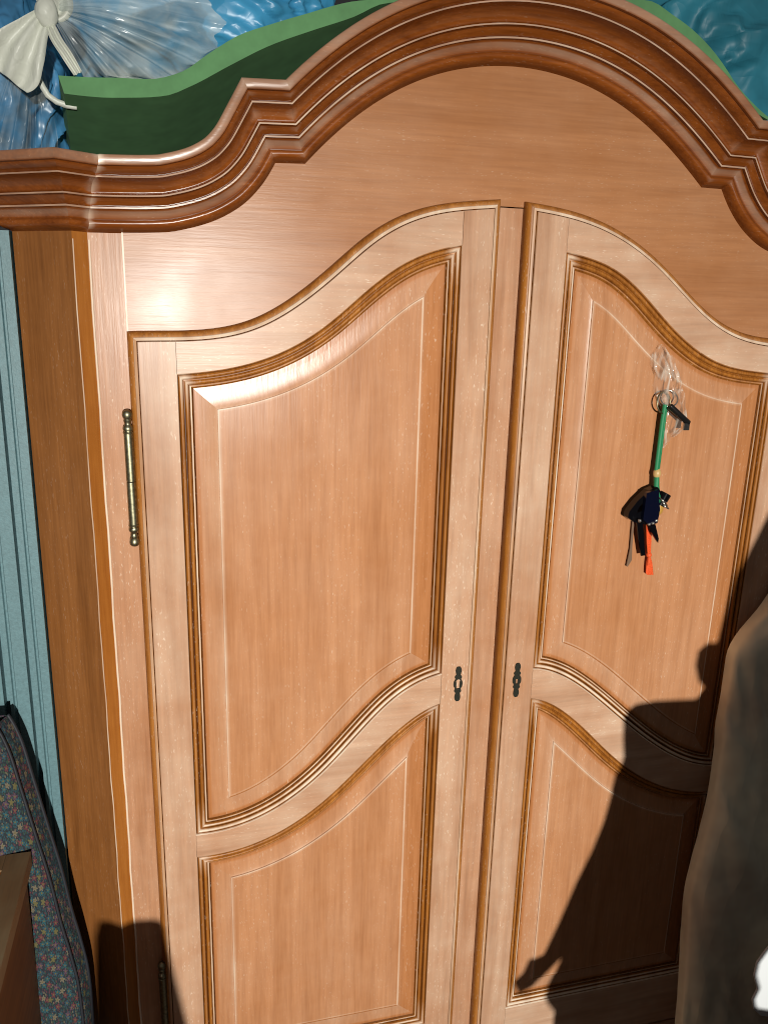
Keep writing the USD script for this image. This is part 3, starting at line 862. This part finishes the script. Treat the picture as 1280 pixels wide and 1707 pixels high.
# --- green foam mat bent over the arch, its front edge just behind the cornice
def foam_mat():
    y0 = -0.012
    low = [(107, 155), (160, 161), (220, 162), (275, 159), (320, 142), (380, 110), (450, 75), (520, 50), (590, 27), (640, 5)]
    upp = [(97, 125), (150, 128), (200, 129), (250, 131), (300, 120), (350, 87), (400, 57), (450, 40), (500, 25), (600, 0)]
    low_r = [(1037, 0), (1093, 32), (1138, 64), (1172, 96), (1202, 128), (1226, 160), (1246, 177), (1280, 199)]
    upp_r = [(1081, 0), (1123, 25), (1152.6, 47), (1182, 76), (1206.7, 108), (1226, 138), (1246, 162), (1280, 194)]
    def line(l, r):
        q = np.array([at(a, b, y0)[[0, 2]] for a, b in l + r])
        return q
    a, b = line(low, low_r), line(upp, upp_r)
    # carry the sheet on to the right, over the outer shoulder of the cornice
    xs = np.linspace(a[0, 0], a[-1, 0], 90)
    fl = PchipInterpolator(a[:, 0], a[:, 1])
    xu = np.linspace(b[0, 0], b[-1, 0], 90)
    fu = PchipInterpolator(b[:, 0], b[:, 1])
    lo_, up_ = np.c_[xs, fl(xs)], np.c_[xu, fu(xu)]
    # over the top of the arch, out of the photograph, keep the thickness even
    mid = (xs > a[9, 0]) & (xs < a[10, 0])
    t = np.interp(xs, [xs[0], a[9, 0], a[10, 0], xs[-1]], [0.030, 0.026, 0.020, 0.006])
    up_[mid, 1] = np.maximum(up_[mid, 1], lo_[mid, 1] + t[mid])
    n = len(xs)
    ys = [y0, y0 + 0.002, y0 + 0.12, 0.24, 0.36, 0.44]
    sag = [-0.17 * (q - y0) for q in ys]
    V, F = [], []
    sec = np.vstack([lo_, up_[::-1]])
    k = len(sec)
    for j, y in enumerate(ys):
        back_ = max(0.0, y - y0)
        V.append(np.c_[sec[:, 0] - 0.09 * back_ * np.clip((-sec[:, 0] - 0.2) / 0.3, 0, 1), np.full(k, y), sec[:, 1] + sag[j] * np.clip((-sec[:, 0]) / 0.3, 0, 1)])
    V = np.vstack(V)
    for j in range(len(ys) - 1):
        for i in range(k):
            i2 = (i + 1) % k
            F += [[j * k + i, j * k + i2, (j + 1) * k + i2], [j * k + i, (j + 1) * k + i2, (j + 1) * k + i]]
    # ends: strips between the lower and the upper line
    for base, rev in ((0, False), ((len(ys) - 1) * k, True)):
        for i in range(n - 1):
            q = [base + i, base + k - 1 - i, base + k - 2 - i, base + i + 1]
            q = q if not rev else q[::-1]
            F += [[q[0], q[1], q[2]], [q[0], q[2], q[3]]]
    m = trimesh.Trimesh(V, F, process=False)
    m.fix_normals()
    return m


put("foam_mat", foam_mat(), "foam", smooth=35, label="green foam mat bent over the arched top of the wardrobe", cat="mat")


# --- crumpled clear film on the bags, and the white cloth tie
def film_sheet(knot, th0, th1, reach, depth, seed, folds=9.0):
    """Clear film gathered at a knot and fanning out in folds. Angles in degrees in the picture plane, reach a function of the angle."""
    nt, nr = 150, 46
    t = np.linspace(0, 1, nt)[:, None]
    r = np.linspace(0.04, 1, nr)[None, :]
    th = np.radians(th0 + (th1 - th0) * t)
    R_ = np.array([reach(v) for v in t[:, 0]])[:, None]
    R_ = R_ * (0.86 + 0.28 * meshkit.fbm(np.stack([t * 14 + seed, t * 0, t * 0], -1), 3, seed)[:, :1])
    q = np.stack([t * folds + 0.25 * r + seed, 0.9 * r + 0 * t, 0 * t * r + seed], -1)
    f1 = meshkit.fbm(q, 2, seed) - 0.5
    f2 = np.abs(meshkit.fbm(q * [2.1, 1.4, 1.0] + 5, 2, seed + 3) - 0.5)
    amp = np.minimum(1.0, r * 1.6 + 0.15)
    x = knot[0] + np.cos(th) * r * R_ + 0.010 * f1 * amp
    z = knot[2] + np.sin(th) * r * R_ + 0.008 * f1 * amp
    y = knot[1] - depth * np.sin(np.pi * np.minimum(r, 0.9) ** 0.7) + (0.045 * f1 + 0.03 * f2) * amp
    # it lies on the upper face of the mat and ends where the mat begins
    mat = np.array([at(a, b, -0.012)[[0, 2]] for a, b in ((97, 125), (150, 128), (200, 129), (250, 131), (300, 120), (350, 87), (400, 57), (450, 40), (500, 25), (600, 0))])
    over = np.interp(x, mat[:, 0], mat[:, 1]) + 0.004 + 0.02 * np.maximum(y, 0)
    if th1 > -60:
        z = np.where(x > mat[0, 0], np.maximum(z, over + 0.012 * np.abs(f1) * 2), z)
    v = np.stack([x, y + 0 * x, z], -1).reshape(-1, 3)
    i, j = np.meshgrid(np.arange(nt - 1), np.arange(nr - 1), indexing="ij")
    a_ = (i * nr + j).ravel()
    return trimesh.Trimesh(v, np.vstack([np.c_[a_, a_ + nr, a_ + nr + 1], np.c_[a_, a_ + nr + 1, a_ + 1]]), process=False)


clear_film = thing("clear_film", "crumpled clear plastic film gathered at the white tie and heaped over the blue bags", "plastic film")
kp = at(80, 18, 0.03)
put("film_sheet", film_sheet(kp, -64, 22, lambda v: np.interp(v, [0, 0.25, 0.55, 1], [0.10, 0.135, 0.215, 0.17]), 0.035, 4), "clear_film", clear_film, True)
put("film_sheet", film_sheet(at(60, 30, 0.055), -140, -84, lambda v: np.interp(v, [0, 0.5, 1], [0.15, 0.17, 0.14]), 0.02, 9, 7.0), "thin_film", clear_film, True)


def ribbon(pts, width, normal, thick=0.0012, n=40, wave=0.0, seed=0):
    """A cloth band along points, as wide as width (one number per point), lying across the given normal; folds across the width."""
    pts = np.asarray(pts, float)
    s = np.linspace(0, 1, len(pts))
    t = np.linspace(0, 1, n)
    C = np.stack([PchipInterpolator(s, pts[:, k])(t) for k in range(3)], 1)
    wd = PchipInterpolator(s, np.asarray(width, float))(t)
    T = np.gradient(C, axis=0)
    T /= np.linalg.norm(T, axis=1, keepdims=True)
    N = np.tile(np.asarray(normal, float), (n, 1))
    B = np.cross(T, N)
    B /= np.linalg.norm(B, axis=1, keepdims=True)
    m = 21
    u = np.linspace(-1, 1, m)
    fold = wave * np.sin(u[None, :] * 7 + seed + t[:, None] * 2.0) * (wd[:, None] / max(wd))
    front = C[:, None] + B[:, None] * (u[None, :, None] * wd[:, None, None] / 2) + N[:, None] * fold[..., None]
    back = front - N[:, None] * thick
    v = np.vstack([front.reshape(-1, 3), back.reshape(-1, 3)])
    i, j = np.meshgrid(np.arange(n - 1), np.arange(m - 1), indexing="ij")
    q = (i * m + j).ravel()
    K = n * m
    f = [np.c_[q, q + 1, q + m + 1], np.c_[q, q + m + 1, q + m], np.c_[q + K, q + K + m + 1, q + K + 1], np.c_[q + K, q + K + m, q + K + m + 1]]
    for jj in (0, m - 1):
        a = np.arange(n - 1) * m + jj
        f += [np.c_[a, a + m, a + m + K], np.c_[a, a + m + K, a + K]]
    for ii in (0, n - 1):
        a = ii * m + np.arange(m - 1)
        f += [np.c_[a, a + 1, a + 1 + K], np.c_[a, a + 1 + K, a + K]]
    mm = trimesh.Trimesh(v, np.vstack(f), process=False)
    mm.fix_normals()
    return mm


tie = thing("cloth_tie", "white cloth tie knotted round the clear plastic in the top left corner", "cloth tie")
NV = (0.0, -1.0, 0.0)
yt = 0.01
put("flap", ribbon([at(78, 18, yt), at(58, 45, yt - 0.01), at(36, 80, yt - 0.012), at(22, 108, yt - 0.006), at(12, 128, yt)], [0.014, 0.030, 0.052, 0.062, 0.050], NV, wave=0.006), "white_cloth", tie, 60)
put("flap", ribbon([at(75, 22, yt), at(95, 5, yt), at(80, -18, yt + 0.01), at(50, -40, yt + 0.01)], [0.018, 0.034, 0.036, 0.03], NV, wave=0.004, seed=2), "white_cloth", tie, 60)
put("strand", tube([at(a, b, yt - 0.004 + 0.0001 * b) for a, b in ((56, 108), (62, 125), (70, 142), (80, 158), (95, 169), (112, 175), (128, 177))], 0.0036, 8), "white_cloth", tie, True)
kn = trimesh.creation.icosphere(3, 0.012)
kn.vertices = kn.vertices * [1.0, 0.9, 1.3] * (1 + 0.25 * (meshkit.fbm(kn.vertices * 90, 3, 1)[:, None] - 0.5)) + at(78, 20, yt - 0.008)
put("knot", kn, "white_cloth", tie, True)
put("strand", ribbon([at(80, 28, yt), at(92, 60, yt - 0.02), at(112, 92, yt - 0.03), at(130, 122, yt - 0.028)], [0.008, 0.012, 0.012, 0.010], NV, wave=0.002), "white_cloth", tie, 60)

# ================================================================== KEYS ON THE RIGHT DOOR
keys = thing("key_bunch", "bunch of keys on a green cord hanging on the right door", "keys")
yk = -0.028


def K(px, py, y=yk):
    return at(px, py, y)


def torus(c, R_, r, axis, n=40, m=10, tilt=None):
    a = np.linspace(0, 2 * np.pi, n, endpoint=False)
    axis = np.asarray(axis, float) / np.linalg.norm(axis)
    u = np.cross(axis, [0.1, 0.3, 1.0])
    u /= np.linalg.norm(u)
    w = np.cross(axis, u)
    return tube(np.asarray(c) + R_ * (np.cos(a)[:, None] * u + np.sin(a)[:, None] * w), r, m, closed=True)


put("key_ring", torus(K(1106, 671), 0.0155, 0.0012, (0.35, -0.9, 0.15)), "brass", keys, True)
put("key_ring", torus(K(1115, 664, -0.027), 0.0125, 0.0013, (-0.2, -0.8, 0.45)), "steel", keys, True)
key = thing("key", None, None, keys)
p0, p1 = K(1117, 677, -0.040), K(1147, 705, -0.040)
put("shank", tube([p0, 0.5 * (p0 + p1), p1], 0.0044, 12), "dark_steel", key, True)
bit = trimesh.creation.box([0.009, 0.003, 0.010])
bit.apply_translation(K(1143, 711, -0.041) - [0, 0.001, 0.0])
put("bit", bit, "steel", key)
cord = [K(1108, 674, -0.030), K(1104, 700, -0.030), K(1098, 750, -0.031), K(1094, 785, -0.032)]
put("cord", tube(cord, 0.0034, 8), "green_cord", keys, True)
put("cord", tube([K(1109.5, 676, -0.027), K(1106.5, 702, -0.027), K(1100.5, 750, -0.028), K(1096, 785, -0.030)], 0.0030, 8), "green_cord", keys, True)
bd = trimesh.creation.icosphere(3, 0.0072)
bd.vertices = bd.vertices * [0.8, 0.8, 1.1] + K(1095, 789, -0.032)
put("bead", bd, "bead_wood", keys, True)
put("cord", tube([K(1094, 795, -0.033), K(1094, 810, -0.034), K(1096, 826, -0.037), K(1097, 842, -0.039)], 0.0042, 8), "green_cord", keys, True)


def pxplate(pts, y0, y1, rnd=0.0):
    P = Polygon([tuple(at(a, b, y0)[[0, 2]]) for a, b in pts])
    if rnd:
        P = P.buffer(-rnd).buffer(2 * rnd).buffer(-rnd)
    return plate(P, y0, y1)


# black clip with a triangular opening, a navy fob beside it, blades, a small tin and a tassel
tri = Polygon([tuple(at(a, b, -0.034)[[0, 2]]) for a, b in ((1092, 811), (1078, 817), (1060, 834), (1046, 852), (1044, 861), (1054, 868), (1074, 872), (1086, 868), (1096, 850), (1098, 822))])
opening = Polygon([tuple(at(a, b, -0.034)[[0, 2]]) for a, b in ((1074, 830), (1061, 845), (1058, 853), (1067, 850), (1073, 842))])
put("clip", plate(tri.buffer(-0.002).buffer(0.003).difference(opening), -0.040, -0.027), "black_plastic", keys, 30)
put("fob", pxplate([(1078, 822), (1098, 816), (1100, 850), (1096, 872), (1082, 876), (1072, 866)], -0.047, -0.0405, 0.002), "navy_plastic", keys, 30)
put("blade", pxplate([(1079, 866), (1090, 864), (1098, 898), (1097, 905), (1086, 888)], -0.044, -0.040), "black_plastic", keys)
put("blade", pxplate([(1061, 868), (1071, 868), (1074, 900), (1075, 926), (1069, 927), (1065, 900)], -0.033, -0.030), "black_plastic", keys)
put("shadow_strip", pxplate([(1054, 868), (1057, 872), (1054, 910), (1053, 934), (1046, 945), (1044, 944), (1050, 915)], -0.022, -0.0205), "shadow_brown", keys)  # solid brown strip standing in for a shadow beside the keys
can = trimesh.creation.cylinder(0.0085, 0.020, sections=24)
can.apply_transform(trimesh.transformations.rotation_matrix(0.5, [0, 1, 0]))
can.apply_translation(K(1104, 832, -0.036))
put("canister", can, "black_plastic", keys, 30)
for k in range(3):
    t = torus(K(1103.5 + 2.0 * k, 832.5 + 5.0 * k, -0.040), 0.0076, 0.0011, (0.5, -0.25, 0.85))
    put("coil", t, "steel", keys, True)
amb = trimesh.creation.icosphere(2, 0.009)
amb.vertices = amb.vertices * [0.7, 0.5, 1.2] + K(1099, 847, -0.038)
put("amber_charm", amb, "amber", keys, True)
for a, b in ((1094, 868), (1082, 874), (1088, 872), (1066, 868)):
    t = trimesh.creation.icosphere(2, 0.0026)
    t.apply_translation(K(a, b, -0.0465))
    put("rivet", t, "steel", keys, True)
for a in (1077.5, 1080, 1083, 1086):
    put("thread", tube([K(a, 870, -0.034), K(a + (1081 - a) * 0.35, 905, -0.030), K(1081.5 + (a - 1081) * 0.3, 925, -0.026)], 0.0012, 6), "orange_thread", keys, True)
kn = trimesh.creation.icosphere(2, 0.0042)
kn.apply_translation(K(1081.5, 925, -0.026))
put("knot", kn, "orange_thread", keys, True)
for k, a in enumerate(np.linspace(-1, 1, 9)):
    put("tassel", tube([K(1081.5, 925, -0.026), K(1082 + a * 3.5, 938, -0.025 - 0.002 * math.cos(a * 2)), K(1082.5 + a * 5.0, 956 + (k % 3), -0.024)], 0.0015, 6), "orange_thread", keys, True)


# crumpled clear tape that holds the ring to the door
def tape():
    outl = [(1108, 571), (1124, 596), (1132, 622), (1140, 652), (1148, 700), (1140, 722), (1122, 732), (1106, 750), (1102, 740), (1108, 700), (1096, 668), (1091, 652), (1092, 626), (1086, 606), (1090, 590)]
    P = Polygon([tuple(at(a, b, -0.024)[[0, 2]]) for a, b in outl])
    x0, z0, x1, z1 = P.bounds
    n = 70
    gx, gz = np.meshgrid(np.linspace(x0, x1, n), np.linspace(z0, z1, n), indexing="ij")
    import shapely
    ins = shapely.contains_xy(P, gx, gz)
    d = shapely.distance(shapely.points(gx, gz), P.exterior)
    q = np.stack([gx * 38, gz * 16, gx * 0 + 3], -1)
    wv = meshkit.fbm(q, 2, 6) - 0.5
    r = np.abs(meshkit.fbm(q * 1.3 + 1.2 * wv[..., None], 2, 8) - 0.5) * 2
    gy = -0.0185 - np.clip(d / 0.02, 0, 1) * 0.016 + 0.02 * wv * np.clip(d / 0.01, 0.2, 1) - 0.008 * np.exp(-(r / 0.15) ** 2) - np.clip((gz - 1.48) / 0.05, 0, 1) * 0.0
    gy = np.minimum(gy, -0.0182)
    v = np.stack([gx, gy, gz], -1).reshape(-1, 3)
    i, j = np.meshgrid(np.arange(n - 1), np.arange(n - 1), indexing="ij")
    ok = (ins[:-1, :-1] & ins[1:, 1:]).ravel()
    a = (i * n + j).ravel()[ok]
    m = trimesh.Trimesh(v, np.vstack([np.c_[a, a + n, a + n + 1], np.c_[a, a + n + 1, a + 1]]), process=True)
    return m


put("sticky_tape", tape(), "tape", smooth=True, label="crumpled clear tape on the right door above the key ring", cat="tape")

# ================================================================== LOWER LEFT: CUSHION AND CHEST
def cushion():
    c = thing("floral_cushion", "floral print padded cushion with dark piping leaning between the chest and the wardrobe", "cushion")
    inner = [(-8, 1210), (14, 1250), (36, 1318), (60, 1394), (84, 1470), (102, 1540), (118, 1592), (132, 1650), (140, 1720), (146, 1800)]
    def yf(z):
        return -0.062 + np.clip((z - 0.5), -0.6, 0.7) * 0.06
    edge = []
    for a, b in inner:
        y = -0.02
        for _ in range(4):
            p = at(a, b, y)
            y = yf(p[2])
        edge.append(at(a, b, y))
    edge = np.array(edge)
    t = np.linspace(0, 1, len(edge))
    tt = np.linspace(0, 1, 60)
    E_ = np.stack([PchipInterpolator(t, edge[:, k])(tt) for k in range(3)], 1)
    E_[:, 0] = np.minimum(E_[:, 0], -0.600)
    lip = np.stack([E_[:, 0] + 0.010, E_[:, 1] + 0.026, E_[:, 2]], 1)
    lip[:, 0] = np.minimum(lip[:, 0], -0.598)
    rows = []
    for f, bul in ((-0.30, 0.0), (-0.22, 0.01), (-0.12, 0.014), (-0.05, 0.012), (-0.015, 0.006), (0.0, 0.0)):
        rows.append(E_ + [f, -bul, 0])
    rows.append(E_ + [0.004, 0.010, 0] )
    rows.append(lip)
    rows.append(lip + [-0.31, 0.004, 0])
    n = len(tt)
    V = np.vstack(rows)
    V = V + (0.004 * (meshkit.fbm(V * 30, 3, 3)[:, None] - 0.5)) * [0, 1, 0]
    F = []
    k = len(rows)
    for r in range(k):
        r2 = (r + 1) % k
        for i in range(n - 1):
            F += [[r * n + i, r2 * n + i, r2 * n + i + 1], [r * n + i, r2 * n + i + 1, r * n + i + 1]]
    m = trimesh.Trimesh(V, F, process=False)
    m.fix_normals()
    put("cover", m, "floral", c, 50)
    put("piping", tube(E_ + [0.0, -0.001, 0], 0.0022, 8), "piping", c, True)
    put("piping", tube(lip, 0.0026, 8), "piping", c, True)


cushion()
chest = thing("wooden_chest", "dark wooden chest with a framed top in the lower left corner", "chest")
ZT = 0.872
cx, cy0, cy1 = -0.654, -0.62, -0.052
put("top_frame", block(cx - 0.030, cx, cy0, cy1, ZT - 0.022, ZT), "wood_chest", chest, False, 0.45)
put("top_frame", block(cx - 0.60, cx - 0.0305, cy1 - 0.030, cy1, ZT - 0.022, ZT - 0.0003), "wood_chest", chest, False, 0.45)
put("top_panel", block(cx - 0.60, cx - 0.0310, cy0, cy1 - 0.0305, ZT - 0.020, ZT - 0.003), "wood_strip", chest, False, 0.05)
put("side", block(cx - 0.59, cx - 0.006, cy0 + 0.01, cy1 - 0.012, 0.0, ZT - 0.0225), "wood_chest", chest, False, 0.0)

# ================================================================== LOWER RIGHT: WRAPPED BUNDLE, PAPER, AND ADDED SHADOW CASTERS OUTSIDE THE PICTURE
def drape(outline_px, ydepth, thick, seed, fold=0.03, nz=80, nu=60):
    """A wrapped upright bundle: its left edge follows the traced line, its front bulges towards the room and carries lengthwise folds."""
    e = np.array([at(a, b, y) for (a, b), y in zip(outline_px, ydepth)])
    t = np.linspace(0, 1, len(e))
    tt = np.linspace(0, 1, nz)
    E_ = np.stack([PchipInterpolator(t, e[:, k])(tt) for k in range(3)], 1)
    width = 0.30
    a = np.linspace(0, 1, nu)
    V = np.zeros((nz, nu, 3))
    for i in range(nz):
        th = a * np.pi
        V[i, :, 0] = E_[i, 0] + width * (1 - np.cos(th)) / 2
        V[i, :, 1] = E_[i, 1] - thick * np.sin(th) ** 0.8
        V[i, :, 2] = E_[i, 2]
    q = np.stack([V[..., 0] * 9 + V[..., 2] * 3, V[..., 2] * 2.5, V[..., 1] * 4], -1)
    w = meshkit.fbm(q, 3, seed) - 0.5
    r = np.abs(meshkit.fbm(q * 1.5 + w[..., None] * 1.5, 3, seed + 2) - 0.5) * 2
    fade = np.clip(a / 0.12, 0, 1)[None, :]
    V[..., 1] += fold * fade * (w * 1.6 + 0.5 * np.exp(-(r / 0.15) ** 2))
    V[..., 0] += 0.012 * (meshkit.fbm(np.stack([V[..., 2] * 8, V[..., 2] * 0, V[..., 2] * 0 + seed], -1), 3, seed) - 0.5)
    back = V[:, ::-1].copy()
    back[..., 1] = E_[:, 1][:, None] + 0.012
    G = np.concatenate([V, back], 1)
    m = nu * 2
    v = G.reshape(-1, 3)
    F = []
    for i in range(nz - 1):
        for j in range(m):
            j2 = (j + 1) % m
            F += [[i * m + j, (i + 1) * m + j, (i + 1) * m + j2], [i * m + j, (i + 1) * m + j2, i * m + j2]]
    for i in (0, nz - 1):
        c = len(v)
        v = np.vstack([v, G[i].mean(0)])
        F += [[i * m + j, i * m + (j + 1) % m, c] for j in range(m)]
    mm = trimesh.Trimesh(v, F, process=False)
    mm.fix_normals()
    return mm


bundle_line = [(1330, 930), (1280, 1008), (1216, 1098), (1203, 1190), (1189, 1300), (1165, 1410), (1143, 1520), (1137, 1610), (1134, 1700), (1140, 1900), (1150, 2300)]
bundle_y = [-0.045, -0.047, -0.052, -0.06, -0.07, -0.085, -0.10, -0.11, -0.12, -0.13, -0.13]
put("wrapped_bundle", drape(bundle_line, bundle_y, 0.045, 4, 0.012), "brown_wrap", smooth=True, label="brown plastic wrapped bundle leaning on the right door at the lower right edge", cat="bundle")


def towards_lamp(p, y):
    """Where the line from a point to the lamp crosses the plane at depth y."""
    p = np.asarray(p, float)
    return p + (LAMP - p) * (y - p[1]) / (LAMP[1] - p[1])


Y_PAPER = -0.168
PAPER = [(1310, 1545), (1275, 1588), (1262, 1606), (1257, 1628), (1263, 1650), (1254, 1668), (1257, 1684), (1268, 1694), (1310, 1700)]


def shadow_caster():
    """An added flat blocker cut to the shadow outline, wholly outside the picture; its edge throws the shadow on the right door."""
    S = [(1330, 790), (1280, 850), (1225, 960), (1197, 1073), (1178, 1072), (1163, 1085), (1158, 1110), (1163, 1135), (1175, 1148), (1160, 1165), (1090, 1168), (1060, 1176), (1037, 1195), (1036, 1230), (1037, 1262), (1022, 1310), (1005, 1370), (985, 1420),
         (960, 1470), (932, 1535), (905, 1592), (882, 1602), (872, 1625), (856, 1642), (862, 1652), (884, 1640), (904, 1616), (932, 1588), (936, 1596), (916, 1640), (906, 1662), (922, 1682), (918, 1720), (930, 2200), (1500, 2200), (1900, 1500), (1900, 700)]
    y0, y1 = -0.60, -0.56
    P = Polygon([tuple(towards_lamp(at(a, b, 0.0), y0)[[0, 2]]) for a, b in S]).buffer(0)
    P = P.buffer(-0.0025).buffer(0.005).buffer(-0.0025)
    P = P.intersection(sbox(-2, 0.0, 1.6, 2.2))
    # a hole cut in the blocker so that the lamp reaches the paper
    gap = [tuple(towards_lamp(at(a, b, Y_PAPER), y0)[[0, 2]]) for a, b in PAPER]
    P = P.difference(Polygon(gap).buffer(-0.0045))
    return plate(P, y0, y1)


put("shadow_blocker", shadow_caster(), "dark_matte", label="added flat screen just outside the right edge, whose shadow falls over the right door", cat="blocker")


def left_caster():  # added board out of view, cut to cast the left shadow
    S = [(155, 2000), (156, 1800), (157, 1570), (163, 1546), (180, 1538), (255, 1533), (272, 1537), (298, 1640), (318, 1720), (380, 2000)]
    y = -0.62
    s = y / LAMP[1]
    r = np.array([(lambda b: b + s * (LAMP - b))(at(a, b, 0.0)) for a, b in S])
    P = Polygon(r[:, [0, 2]]).buffer(0)
    z0 = P.bounds[1]
    P = unary_union([P, sbox(r[0, 0], 0.0, r[-1, 0], z0 + 0.002)])
    return plate(P, y - 0.02, y)


put("shadow_board", left_caster(), "blocker_board", label="added board out of view at the lower left, cut to cast the shadow on the hinge side", cat="blocker_board")


def white_scrap():
    return pxplate(PAPER, Y_PAPER, Y_PAPER + 0.003)


put("paper", white_scrap(), "white_paper", label="bright white paper scrap at the lower right edge of the picture", cat="paper")
